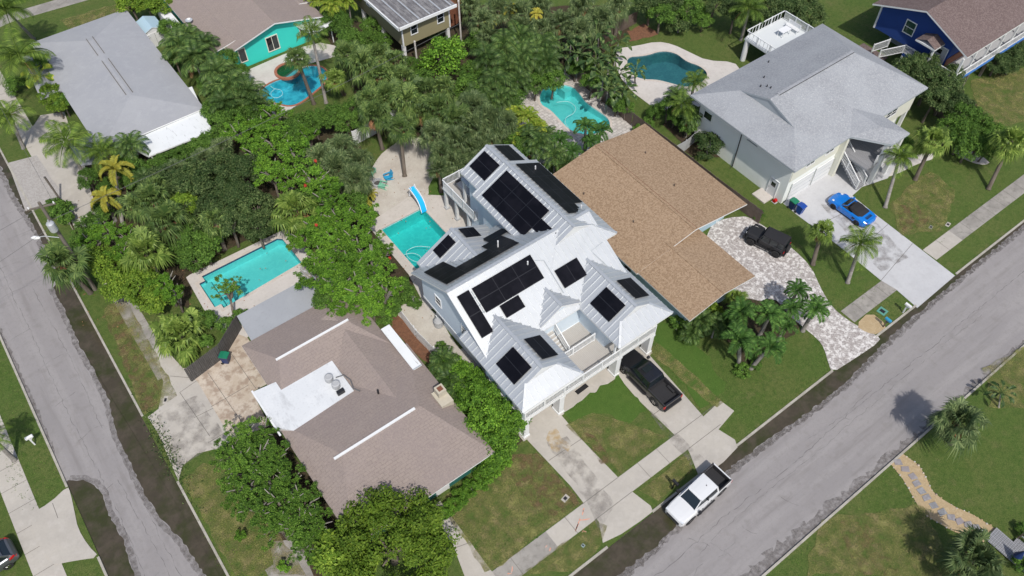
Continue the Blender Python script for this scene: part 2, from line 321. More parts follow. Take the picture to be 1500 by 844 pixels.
def tag(o, label, cat, group=None):
    o['label'] = label; o['category'] = cat
    if group: o['group'] = group
    return o
def ctree(o, parent=None):
    c = o.copy(); COL.objects.link(c); c.parent = parent
    for ch in list(o.children): ctree(ch, c)
    return c
def struct(mb, name, **k): return mb.build(name, kind='structure', **k)

# ================================================================== GROUND
GZ = 0.08
KY0, KY1 = 4.6, 12.6         # right road
KX0, KX1 = -11.38, -4.7      # left road
pool1 = [(21.08, 48.66), (25.72, 48.66), (25.72, 42.6), (21.08, 42.6)]
pool2 = [(5.1, 53.55), (12.6, 53.55), (13.0, 53.2), (13.1, 49.6), (5.15, 49.05), (5.15, 49.6), (4.55, 49.6), (4.55, 52.9), (5.1, 52.9)]
pool3 = [(48.0, 55.2), (48.9, 54.1), (48.9, 55.4), (49.1, 54.1)]
pool3 = smooth(GP([(815,125),(838,127),(850,140),(858,152),(875,163),(893,176),(893,192),(862,200),(836,194),(818,175),(806,162),(792,155),(790,141),(797,130)]), 2)
pool4 = smooth(GP([(915,85),(945,84),(968,76),(990,79),(1005,92),(1025,98),(1038,110),(1028,123),(1005,130),(985,124),(962,118),(943,118),(925,112)]), 2)
pool5 = smooth(GP([(380,135),(398,122),(418,116),(440,98),(470,98),(480,108),(478,121),(458,138),(440,152),(425,157),(405,152),(390,150)]), 2)
spa = GP([(0, 0)]) ; spac = G(422, 106); spa = [(spac[0]+1.25*cos(a*pi/12), spac[1]+1.25*sin(a*pi/12)) for a in range(24)]
def grow(poly, d):
    n = len(poly); out = []
    ar = sum(poly[i][0]*poly[(i+1)%n][1]-poly[(i+1)%n][0]*poly[i][1] for i in range(n)); sg = 1 if ar > 0 else -1
    for i in range(n):
        a = Vector(poly[i-1]); b = Vector(poly[i]); c = Vector(poly[(i+1) % n])
        d1 = (b-a).normalized(); d2 = (c-b).normalized(); n1 = Vector((d1.y, -d1.x))*sg; n2 = Vector((d2.y, -d2.x))*sg
        q = (n1+n2); q = q.normalized()/max(.5, q.normalized().dot(n1)) if q.length > 1e-6 else n1
        out.append((b.x+q.x*d, b.y+q.y*d))
    return out
POOLS = [pool1, pool2, pool3, pool4, pool5]
g = MB()
g.sheet([(KX1, KY1), (420, KY1), (420, 520), (KX1, 520)], GZ, 'grass', [grow(p, .12) for p in POOLS])
g.sheet([(-300, KY1), (KX0, KY1), (KX0, 520), (-300, 520)], GZ, 'grass')
g.sheet([(-300, -200), (KX0, -200), (KX0, KY0), (-300, KY0)], GZ, 'grass')
g.sheet([(KX1, -200), (420, -200), (420, KY0), (KX1, KY0)], GZ, 'grass')
struct(g, 'ground')
def wob(pts, amp, step=.5, seed=1, closed=True):
    rr = random.Random(seed); out = []; n = len(pts)
    for i in range(n if closed else n-1):
        a = Vector(pts[i]); b = Vector(pts[(i+1) % n]); L = (b-a).length; k = max(1, int(L/step))
        for j in range(k):
            p = a.lerp(b, j/k); out.append((p.x+rr.uniform(-amp, amp), p.y+rr.uniform(-amp, amp)))
    return out
# roads
r = MB(); r.sheet([(-300, KY0), (420, KY0), (420, KY1), (-300, KY1)], 0, 'asphalt')
def crack(pts, w, seed, amp=.07):
    p = wob(pts, amp*1.2, .38, seed, False) + [pts[-1]]
    r.ribbon(p, w*.85, .004, 'crack')
crack([(13, 9.3), (22, 9.0), (26.5, 9.25), (33, 9.0), (41, 9.3), (52, 9.15), (75, 9.2)], .055, 3)
crack([(24.5, 8.6), (30, 8.7), (37, 8.55), (47, 8.75), (58, 8.6)], .035, 4)
crack([(36, 9.7), (40, 9.45), (44, 9.5)], .04, 5)
for i, (x, y, dx, dy) in enumerate([(23.2, 9.6, .9, -1.3), (24.4, 8.4, .4, -1.7), (27, 8.0, .5, -1.1), (22.5, 8.3, 1.6, .2), (31, 7.7, .6, -1.2), (21, 7.4, 1.8, .3), (40, 9.8, .4, -.9), (24, 7.3, 2, .2)]):
    crack([(x, y), (x+dx, y+dy)], .04, 20+i, .1)
struct(r, 'road')
r = MB(); r.sheet([(KX0, KY1), (KX1, KY1), (KX1, 520), (KX0, 520)], 0, 'asphalt_s'); r.sheet([(KX0, -200), (KX1, -200), (KX1, KY0), (KX0, KY0)], 0, 'asphalt_s')
for i, pts in enumerate([[(-7.2, 24), (-7.35, 33), (-7.1, 42)], [(-10.2, 24), (-10.0, 33), (-10.3, 41)], [(-9.4, 22), (-9.3, 30), (-9.1, 38), (-9.3, 47), (-9.2, 60)], [(-8.0, 23), (-7.9, 31), (-8.2, 39)], [(-9.5, 44), (-8.2, 44.5), (-7.4, 44.2)], [(-9.8, 30.2), (-8.4, 30.4)],
        [(-10, 52.5), (-8.4, 52.9), (-7, 52.7)], [(-9.6, 38.7), (-8.6, 38.9)], [(-8.4, 28), (-7.3, 28.3)], [(-9.3, 60), (-9, 75)], [(-7.6, 44), (-7.4, 52), (-7.6, 62)], [(-9.9, 48.2), (-8.1, 48.6)], [(-10.9, 57), (-8, 57.4)]]):
    crack(pts, .045, 40+i, .06)
for k in range(14): crack([(-11, 62+k*3.4), (-9.2, 62.2+k*3.4), (-5.2, 61.9+k*3.4)], .035, 70+k, .05)
struct(r, 'side_road')
# puddles and grime in the gutters (a wet sheet a few mm above the road)
def gutter(name, inner, outer, z=.006, m='wet', seed=3, amp=.12):
    q = MB(); pts = wob(inner, amp, .28, seed, False) + outer[::-1]; q.sheet(pts, z, m)
    if m == 'wet':
        ip = [Vector(p) for p in inner]; op = []
        for i, p in enumerate(ip):
            d = (ip[min(i+1, len(ip)-1)]-ip[max(i-1, 0)]).normalized(); nn = Vector((d.y, -d.x)); oc = sum((Vector(o_) for o_ in outer), Vector((0, 0)))/len(outer)
            if nn.dot(oc-p) > 0: nn = -nn
            op.append((p.x+nn.x*.42, p.y+nn.y*.42))
        q.sheet(wob(op, amp, .3, seed+1, False)+[tuple(p) for p in ip[::-1]], z-.003, 'damp')
    return struct(q, name)
gutter('damp_verge', [(10, 10.1), (16, 10.35), (20, 10.2), (24, 10.5), (27, 10.9), (30, 11.15), (36, 11.0), (42, 10.9), (48, 11.3), (55, 11.75), (62, 12.0), (80, 12.2)], [(10, 12.59), (80, 12.59)], .004, 'damp', 5, .16)
gutter('puddle', [(10, 10.35), (14, 10.5), (18, 10.75), (21, 10.6), (24, 11.0), (27, 11.35), (30, 11.7), (33, 11.62), (38, 11.35), (43, 11.3), (46, 11.6), (50, 12.0), (56, 12.15), (62, 12.3), (75, 12.4)], [(10, 12.59), (75, 12.59)], .008, 'wet', 6, .1)
gutter('puddle', GP([(78,421),(95,455),(117,507),(140,545),(160,587),(168,628),(190,675),(213,726),(240,765),(267,792),(301,844),(330,900)]), [(KX1-.01, G(78,421)[1]+1), (KX1-.01, 20)], .008, 'wet', 7, .07)
gutter('puddle', GP([(101,704),(120,703),(139,710),(152,726),(157,750),(181,792),(197,844),(215,890)]), [(KX0+.01, G(101,704)[1]), (KX0+.01, 22)], .008, 'wet', 8, .07)
gutter('damp_verge', [(10, 5.6), (16, 5.7), (22, 5.4), (30, 5.5), (36, 5.2), (45, 5.0), (60, 4.9)], [(10, 4.61), (60, 4.61)], .004, 'damp', 9, .25)
gutter('damp_verge', [(KX0+.55, 75), (KX0+.3, 68), (KX0+.2, 60), (KX0+.25, 50), (KX0+.2, 44)], [(KX0+.01, 75), (KX0+.01, 44)], .004, 'damp', 11, .1)
gutter('damp_verge', [(KX1-.5, 57.8), (KX1-.6, 62), (KX1-.4, 68), (KX1-.7, 75), (KX1-.4, 90)], [(KX1-.01, 57.8), (KX1-.01, 90)], .0045, 'wet', 12, .12)
# kerbs
def kerb(segs):
    q = MB()
    for x0, x1, y0, y1 in segs: q.box(x0, x1, y0, y1, -.05, .13, 'kerb')
    return struct(q, 'kerb')
XA0, XA1 = G(883,794)[0], G(953,748)[0]; XB0, XB1 = G(1022,693)[0], G(1080,655)[0]
kerb([(KX1, XA0, KY1, KY1+.17), (XA1, XB0, KY1, KY1+.17), (XB1, 42.9, KY1, KY1+.17), (48.6, 54.1, KY1, KY1+.17), (60.0, 200, KY1, KY1+.17)])
kerb([(KX1, 200, KY0-.17, KY0)])
YD0, YD1 = G(209,611)[1], G(261,706)[1]
kerb([(KX1, KX1+.17, KY1+.17, YD1), (KX1, KX1+.17, YD0, 200)])
YE0, YE1 = G(99,714)[1], G(147,815)[1]
kerb([(KX0-.17, KX0, 5, YE1), (KX0-.17, KX0, YE0, 200)])
# concrete walks
def slabs(mb, x0, x1, y0, y1, n, along, m='conc', z=GZ+.02, jitter=0):
    mb.prism([(x0,y0),(x1,y0),(x1,y1),(x0,y1)], GZ-.05, z, m)
    for k in range(1, n):
        if along == 'x':
            x = x0+(x1-x0)*k/n; mb.ribbon([(x, y0), (x, y1)], .035, z+.004, 'joint')
        else:
            y = y0+(y1-y0)*k/n; mb.ribbon([(x0, y), (x1, y)], .035, z+.004, 'joint')
q = MB()
SY0, SY1 = 14.75, 16.25
xa, xb = G(858,742)[0], G(905,700)[0]; xc, xd = G(990,640)[0], G(1030,612)[0]
slabs(q, -.7, xa-3.6, SY0, SY1, 5, 'x', 'conc_old'); slabs(q, xa-3.6, xa, SY0, SY1, 2, 'x', 'conc')
slabs(q, xb, xc, SY0, SY1, 3, 'x', 'conc'); slabs(q, 48.3, 54.6, SY0, SY1, 4, 'x', 'conc_old'); slabs(q, 60.0, 64.0, SY0, SY1, 2, 'x', 'conc'); slabs(q, 64.0, 110, SY0, SY1, 26, 'x', 'conc_old')
struct(q, 'sidewalk')
q = MB(); slabs(q, -2.35, -.8, 45.5, 56.5, 5, 'y', 'conc_old'); slabs(q, -2.35, -.8, 56.5, 64.5, 4, 'y', 'conc'); slabs(q, -2.35, -.8, 64.5, 110, 26, 'y', 'conc'); slabs(q, -2.35, -.8, 16.25, 26, 6, 'y', 'conc_old')
struct(q, 'sidewalk')
q = MB(); slabs(q, -15.6, -13.7, 20, 70, 26, 'y', 'conc'); struct(q, 'sidewalk')
q = MB(); q.prism(GP([(-20,50),(18,33),(133,0),(95,-3),(0,25),(-20,32)]), GZ-.05, GZ+.02, 'conc_old'); struct(q, 'sidewalk')
_gz = [0]
def gpath(name, pts, m, z, joints=(), prism=True, extra=()):
    _gz[0] += 1; z += _gz[0]*.0011
    q = MB(); P = pts
    if prism: q.prism(P, GZ-.05, z, m)
    else: q.sheet(P, z, m)
    for a, b in joints: q.ribbon([a, b], .04, z+.004, 'joint')
    for pl, mm in extra: q.sheet(pl, z+.005, mm)
    return struct(q, name)
def apron(mb, p, m):       # sloping apron from walk level down to the road edge
    pass
# driveway left of the white house
dA = GP([(772,645),(835,712),(858,742),(877,765),(883,796),(910,783),(938,764),(956,750),(953,742),(927,722),(905,700),(852,645),(818,604)])
yj = [22.2, 19.5, 16.25, 14.75]
gpath('driveway', dA, 'conc', GZ+.025, [((18.95, 20.5), (22.2, 20.4)), ((18.7, 16.25), (22.3, 16.25)), ((18.7, 14.75), (22.4, 14.75))],
      extra=[(wob(GP([(805,632),(815,628),(822,640),(835,655),(832,663),(822,656),(816,665),(808,660),(800,645)]), .06, .3, 3), 'rust')])
dB = GP([(904,551),(933,585),(990,640),(1008,660),(1022,695),(1040,692),(1060,677),(1080,656),(1076,645),(1052,630),(1075,603),(1055,588),(1030,611),(950,520)])
gpath('driveway', dB, 'conc', GZ+.025, [((27.9, 18.6), (31.6, 18.6)), ((28.2, 16.25), (33.4, 16.25)), ((28.3, 14.75), (31.8, 14.75))])
q = MB(); q.prism([(18.4, 22.95), (32.1, 22.95), (32.1, 33), (18.4, 33)], GZ-.05, GZ+.03, 'conc'); q.ribbon([(18.4, 26), (32.1, 26)], .03, GZ+.034, 'joint'); struct(q, 'carport_floor')
gpath('driveway', GP([(1147,299),(1166,315),(1228,361),(1290,412),(1312,425),(1343,452),(1398,405),(1340,360),(1284,317),(1248,288),(1262,275),(1300,262),(1325,220),(1240,215),(1200,250)]), 'conc_new', GZ+.03,
      [(G(1201,330), G(1262,300)), (G(1248,375), G(1300,330)), (G(1290,412), G(1336,358))])
gpath('garden_path', smooth(GP([(1248,283),(1285,262),(1310,258),(1345,240),(1370,233),(1365,222),(1320,235),(1290,240)]), 1), 'deckpale', GZ+.02)
gpath('garden_path', smooth(GP([(1395,215),(1418,218),(1450,238),(1444,243),(1425,240),(1400,228)]), 1), 'deckpale', GZ+.02)
gpath('driveway', smooth(GP([(1030,330),(1085,316),(1110,325),(1162,366),(1188,392),(1202,424),(1215,446),(1228,460),(1252,477),(1284,492),(1290,500),(1250,527),(1218,547),(1212,530),(1207,512),(1198,498),(1172,477),(1140,450),(1098,438),(1040,430)]), 1), 'paver', GZ+.022)
gpath('parkway_bed', smooth(GP([(1252,478),(1273,457),(1300,478),(1286,491),(1270,489)]), 1), 'tan_sand', GZ+.03)
# corner house drive
gpath('driveway', GP([(217,612),(233,600),(240,560),(232,540),(222,515),(237,508),(250,520),(268,540),(290,560),(340,645),(330,655),(290,665),(268,683),(262,705),(245,665),(232,635)]), 'conc', GZ+.025,
      [(G(250,552), G(285,555)), (G(264,576), G(290,558)), (G(264,576), G(308,640)), (G(285,613), G(315,598)), (G(305,650), G(342,628))])
gpath('side_yard_slab', GP([(268,540),(300,545),(325,515),(352,478),(372,510),(398,560),(370,575),(395,625),(340,645),(290,560)]), 'conc_stain', GZ+.028,
      [(G(305,547), G(355,620)), (G(310,597), G(365,565)), (G(340,520), G(375,570))])
gpath('garden_path', GP([(632,742),(645,735),(725,844),(740,870),(690,870),(664,800),(645,770)]), 'conc', GZ+.02, [(G(668,803), G(690,795))])
gpath('garden_path', GP([(395,795),(437,790),(462,850),(470,880),(420,880),(402,830)]), 'conc_old', GZ+.02)
gpath('driveway', smooth(GP([(100,713),(75,737),(40,757),(72,830),(110,822),(147,817),(130,800),(115,775),(110,750),(104,722)]), 1), 'conc', GZ+.03, [(G(78,738), G(86,760))])
gpath('driveway', GP([(12,240),(58,228),(75,262),(96,285),(66,300),(38,310)]), 'paver_g', GZ+.02)
gpath('side_path', GP([(52,225),(95,240),(150,335),(128,338)]), 'conc', GZ+.02)
gpath('garden_path', GP([(60,170),(95,165),(150,330),(110,335),(60,240),(40,200)]), 'conc', GZ+.015)
# parkway utility marks
q = MB()
for i, (x, y) in enumerate([(852, 752), (858, 762), (846, 770), (857, 778), (800, 795), (805, 812), (748, 838), (812, 818), (862, 748)]):
    rr = random.Random(i); X, Y = G(x, y)
    if i < 4 or i == 8 or i >= 4:
        pts = [(X+rr.uniform(-.5, .5), Y+rr.uniform(-.3, .3)) for _ in range(3)]; q.ribbon(wob(pts, .04, .2, i, False), .07, GZ+.03, 'orange')
struct(q, 'sidewalk_paint_marks')
# beds, sand, lawns of other kind
def bed(name, pts, m, z, seed=1, amp=.25): return gpath(name, wob(GP(pts), amp, .7, seed), m, z, prism=False)
bed('planting_bed', [(100,330),(120,230),(150,200),(230,215),(310,190),(300,120),(270,60),(330,110),(380,150),(400,175),(500,180),(545,240),(540,320),(556,340),(600,395),(612,450),(580,470),(520,430),(450,340),(410,330),(285,395),(280,450),(240,450),(190,430),(140,400)], 'soil', GZ+.004, 2)
bed('planting_bed', [(470,20),(640,60),(700,10),(900,10),(925,50),(900,66),(850,98),(828,98),(742,143),(700,210),(650,260),(620,215),(560,200),(500,190),(520,130),(480,60)], 'soil', GZ+.006, 3)
bed('planting_bed', [(545,440),(600,440),(620,480),(660,540),(770,640),(730,670),(660,560),(600,500),(555,465)], 'soil', GZ+.004, 4)
bed('mulch_bed', [(552,440),(575,445),(650,530),(640,545),(610,520),(560,470)], 'mulch', GZ+.008, 5, .12)
bed('mulch_bed', [(918,48),(945,36),(965,52),(925,62)], 'mulch', GZ+.006, 6)
bed('planting_bed', [(310,620),(380,600),(420,650),(520,790),(480,844),(440,850),(400,780),(350,720)], 'soil', GZ+.004, 7)
bed('planting_bed', [(1000,470),(1060,440),(1140,440),(1170,480),(1130,520),(1090,545),(1060,480),(1020,490)], 'soil', GZ+.008, 8)
bed('planting_bed', [(990,165),(1020,158),(1040,170),(1060,230),(1010,230),(972,182)], 'soil', GZ+.004, 9)
bed('planting_bed', [(1310,90),(1350,80),(1480,200),(1420,225),(1370,170)], 'soil', GZ+.004, 10)
bed('lush_lawn', [(826,606),(903,553),(950,600),(920,625),(870,605),(838,625)], 'lush', GZ+.004, 11, .3)
bed('lush_lawn', [(905,480),(1000,470),(1060,560),(1050,585),(1025,600),(960,510)], 'lush', GZ+.004, 12, .3)
bed('sand_yard', [(548,245),(560,225),(590,200),(640,205),(645,232),(630,275),(622,300),(560,325),(545,300),(540,270)], 'sand', GZ+.014, 13, .2)
bed('gravel_side_yard', [(584,462),(598,430),(625,445),(700,545),(665,545),(640,528)], 'sand', GZ+.012, 14, .12)
bed('lush_lawn', [(640,225),(690,250),(690,300),(640,300),(625,285)], 'lush', GZ+.010, 15, .2)
bed('dry_lawn', [(640,735),(735,668),(790,665),(850,738),(735,828),(712,840)], 'dry', GZ+.004, 31, .1)
bed('bare_lawn', [(735,668),(790,665),(850,738),(800,760),(760,720)], 'bare', GZ+.005, 32, .1)
bed('dry_lawn', [(150,450),(185,440),(262,580),(212,610)], 'dry', GZ+.004, 33, .1)
bed('bare_lawn', [(150,460),(175,460),(240,585),(212,608)], 'bare', GZ+.005, 34, .1)
bed('dry_lawn', [(268,705),(300,680),(345,690),(450,844),(345,844)], 'dry', GZ+.004, 35, .1)
bed('dry_lawn', [(830,625),(870,605),(975,640),(910,695)], 'dry', GZ+.004, 36, .1)
bed('bare_lawn', [(840,630),(870,640),(900,680),(880,680)], 'bare', GZ+.005, 37, .1)
bed('dry_lawn', [(935,720),(1008,665),(1015,690),(965,735)], 'dry', GZ+.004, 38, .1)
bed('dry_lawn', [(890,770),(880,800),(850,835),(760,844),(870,765)], 'dry', GZ+.004, 39, .1)
bed('dry_lawn', [(905,480),(925,470),(1060,590),(1050,600)], 'dry', GZ+.006, 40, .1)
bed('bare_lawn', [(1230,760),(1270,770),(1320,844),(1250,844)], 'bare', GZ+.005, 41, .2)
bed('dry_lawn', [(1200,760),(1350,740),(1400,844),(1180,844)], 'dry', GZ+.004, 42, .2)
bed('dry_lawn', [(1440,540),(1500,510),(1500,600),(1450,600)], 'dry', GZ+.004, 43, .2)
bed('dry_lawn', [(1300,300),(1360,250),(1400,280),(1380,340),(1320,345)], 'dry', GZ+.004, 44, .2)
bed('bare_lawn', [(1310,300),(1350,300),(1370,330),(1320,340)], 'bare', GZ+.005, 45, .2)
bed('dry_lawn', [(1420,120),(1500,100),(1500,180),(1440,190)], 'dry', GZ+.004, 46, .2)
bed('dry_lawn', [(90,30),(180,5),(200,15),(110,60)], 'dry', GZ+.004, 47, .2)
for i_, P_ in enumerate(([(800,650),(830,640),(900,740),(880,780),(850,720)], [(945,597),(975,622),(1030,672),(1012,682),(985,650)], [(1200,300),(1260,300),(1330,380),(1290,400)], [(290,580),(330,640),(260,690),(230,610)])):
    q_ = MB(); q_.sheet(wob(GP(P_), .1, .6, i_), GZ+.0495+i_*.001, 'oil'); struct(q_, 'driveway_stain')
# pools: basin + coping + water; decks
def pool(name, poly, label, wm, pm, cop, depth=1.5, cw=.28, zc=GZ+.07, tile=None, slope=None, shelf=None):
    t = thing(name, label, 'swimming pool', (sum(p[0] for p in poly)/len(poly), sum(p[1] for p in poly)/len(poly), GZ)); o = t.location
    loc = lambda P: [(a-o.x, b-o.y) for a, b in P]
    pl = loc(poly); n = len(pl)
    ar = sum(pl[i][0]*pl[(i+1)%n][1]-pl[(i+1)%n][0]*pl[i][1] for i in range(n))
    if ar < 0: pl = pl[::-1]
    ys = [p[1] for p in pl]; y0, y1 = min(ys), max(ys)
    zf = lambda p: -depth + (depth*.55*(1-(p[1]-y0)/(y1-y0)) if slope is None else depth*.6*max(0, min(1, slope(p))))
    b = MB(); b.add([(x, y, zc-GZ-.01) for x, y in pl]+[(x, y, -.14) for x, y in pl], [((i+1) % n, i, n+i, n+(i+1) % n) for i in range(n)], tile or pm)
    b.add([(x, y, -.14) for x, y in pl]+[(x, y, zf((x, y))) for x, y in pl], [((i+1) % n, i, n+i, n+(i+1) % n) for i in range(n)], pm)
    tr = tessellate_polygon([[Vector((x, y, 0)) for x, y in pl]]); b.add([(x, y, zf((x, y))) for x, y in pl], [tuple(f) for f in tr], pm)
    if shelf:
        for (x0, x1, yy0, yy1, zt) in shelf: b.box(x0-o.x, x1-o.x, yy0-o.y, yy1-o.y, -depth*.9, zt, pm)
    b.build('basin', t)
    c = MB(); outr = grow(pl, cw); zt = zc-GZ
    c.add([(x, y, zt) for x, y in pl]+[(x, y, zt) for x, y in outr]+[(x, y, -.1) for x, y in outr]+[(x, y, zt-.05) for x, y in pl],
          [(i, n+i, n+(i+1) % n, (i+1) % n) for i in range(n)] + [(n+i, 2*n+i, 2*n+(i+1) % n, n+(i+1) % n) for i in range(n)] + [(3*n+i, i, (i+1) % n, 3*n+(i+1) % n) for i in range(n)], cop)
    c.build('coping', t)
    w = MB(); w.sheet(pl, -.09, wm); w.build('water', t)
    return t
def deck(name, poly, hole, m, z=GZ+.05):
    q = MB(); hs = hole if isinstance(hole, list) and hole and isinstance(hole[0], list) else [hole]
    q.sheet(poly, z, m, [grow(h, .2) for h in hs])
    n = len(poly); P = poly
    if sum(P[i][0]*P[(i+1)%n][1]-P[(i+1)%n][0]*P[i][1] for i in range(n)) < 0: P = P[::-1]
    q.add([(x, y, z) for x, y in P]+[(x, y, 0) for x, y in P], [(i, n+i, n+(i+1) % n, (i+1) % n) for i in range(n)], m)
    return struct(q, name)
pool('swimming_pool', pool1, 'rectangular teal pool beside the white metal roof with solar panels', 'water', 'plaster', 'cop', 1.7, slope=lambda p: 0.1)
deck('pool_deck', [(20.3, 50.1), (24.2, 50.5), (25.3, 50.75), (26.9, 50.0), (29, 48.2), (29, 38), (19.3, 38), (20.2, 42.5)], pool1, 'deckp')
pool('swimming_pool', pool2, 'rectangular pool with navy tile line and corner steps behind the grey flat roof', 'water_l', 'plaster', 'cop', 1.2, tile='tile_b', slope=lambda p: .4, shelf=[(4.55, 5.5, 49.6, 52.9, -.35)])
deck('pool_deck', [(3.9, 54.3), (4.3, 54.4), (13.9, 54.2), (14.3, 48.0), (13.9, 45.5), (5.4, 45.0), (3.9, 47.5), (3.7, 50)], pool2, 'deckpale')
pool('swimming_pool', pool3, 'kidney shaped pale teal pool between leafy hedges behind the brown roof', 'water_l', 'plaster', 'cop', 1.3, shelf=[(47.9, 48.9, 54.0, 55.2, -.2)])
deck('pool_deck', GP([(720,165),(744,150),(826,107),(850,120),(900,165),(950,200),(942,212),(900,225),(860,245),(790,240),(740,200)]), pool3, 'pave_deck')
pool('swimming_pool', pool4, 'dark blue freeform pool behind the grey shingle house', 'water_d', 'plaster_d', 'cop', 1.6)
deck('pool_deck', smooth(GP([(900,80),(906,72),(930,69),(962,62),(985,66),(1010,78),(1035,90),(1075,92),(1085,105),(1060,150),(1010,160),(963,163),(945,150),(925,135),(905,110)]), 1), pool4, 'deckpale')
pool('swimming_pool', pool5, 'blue freeform pool with red brick coping by the turquoise house', 'water_b', 'plaster_b', 'cop_red', 1.5, cw=.22)
deck('pool_deck', smooth(GP([(340,115),(372,100),(460,62),(500,70),(530,110),(528,150),(470,190),(440,178),(400,170),(375,150),(360,140)]), 1), [pool5, spa], 'deckpale')
t = thing('spa_tub', 'round raised spa with red brick rim on the turquoise house pool', 'spa', (spac[0], spac[1], GZ))
b = MB(); b.lathe([(1.5, -.05), (1.5, .20), (1.2, .20), (1.2, -.05), (.8, -.05), (.8, -.5), (.01, -.5)], (0, 0, 0), 'cop_red', 28); b.build('rim', t)
b = MB(); b.lathe([(1.19, -.05), (1.19, -.03), (.8, -.03), (.8, -.4), (.01, -.4)], (0, 0, 0), 'plaster_b', 28); b.build('seat_ledge', t)
b = MB(); b.sheet([(1.19*cos(a*pi/14), 1.19*sin(a*pi/14)) for a in range(28)], .13, 'water_b'); b.build('water', t)
# stepping stone path and boardwalk by the road (lower right)
lft = [(1304,680),(1322,703),(1333,722),(1345,743),(1357,757),(1392,777),(1412,787),(1440,795)]; rgt = [(1321,665),(1345,682),(1356,700),(1365,720),(1378,731),(1400,744),(1425,755),(1457,775)]
q = MB(); q.prism(GP(lft)+GP(rgt)[::-1], GZ-.03, GZ+.02, 'tan_sand')
struct(q, 'gravel_path')
for k, P in enumerate((lft, rgt)):
    q = MB(); pts = GP(P); rr = random.Random(k)
    for i in range(len(pts)-1):
        a = Vector(pts[i]); c = Vector(pts[i+1]); n = max(1, int((c-a).length/.3))
        for j in range(n):
            p = a.lerp(c, j/n); s = rr.uniform(.035, .085)*(1.5 if rr.random() < .12 else 1); q.lathe([(s, 0), (s*.9, s*.6), (s*.3, s)], (p.x+rr.uniform(-.06, .06), p.y+rr.uniform(-.06, .06), GZ), rr.choice(['deckpale', 'conc', 'tan_sand', 'conc_stain']), 7)
    q.build('stone_edging', smooth=True, kind='stuff')
for i, (x, y) in enumerate([(805,220),(845,258),(885,298),(907,337),(932,378),(962,415),(1000,458),(1047,495),(1098,522),(1145,545),(1190,562),(1235,580),(1275,607)]):
    rr = random.Random(i+50); X, Y = G(1100+x/3.75, 619+y/3.75); s = .3; q = MB()
    q.prism([(-s+rr.uniform(-.06, .06), -s*.8), (s, -s*.8+rr.uniform(-.06, .06)), (s-rr.uniform(0, .1), s*.8), (-s, s*.8-rr.uniform(0, .1))], 0, .045, 'slate')
    o = q.build('stepping_stone'); o.location = (X, Y, GZ+.012); o.rotation_euler = (0, 0, rr.uniform(-.3, .3)-.6)
    nm = ['nearest the road', 'second from the road', 'third from the road', 'fourth from the road', 'fifth from the road', 'sixth from the road', 'seventh along the path', 'eighth along the path', 'ninth along the path', 'tenth along the path', 'third from the boardwalk', 'second from the boardwalk', 'next to the boardwalk'][i]
    tag(o, 'grey slate stepping stone in tan gravel, '+nm, 'stepping stone', 'stepping stones of the gravel path')
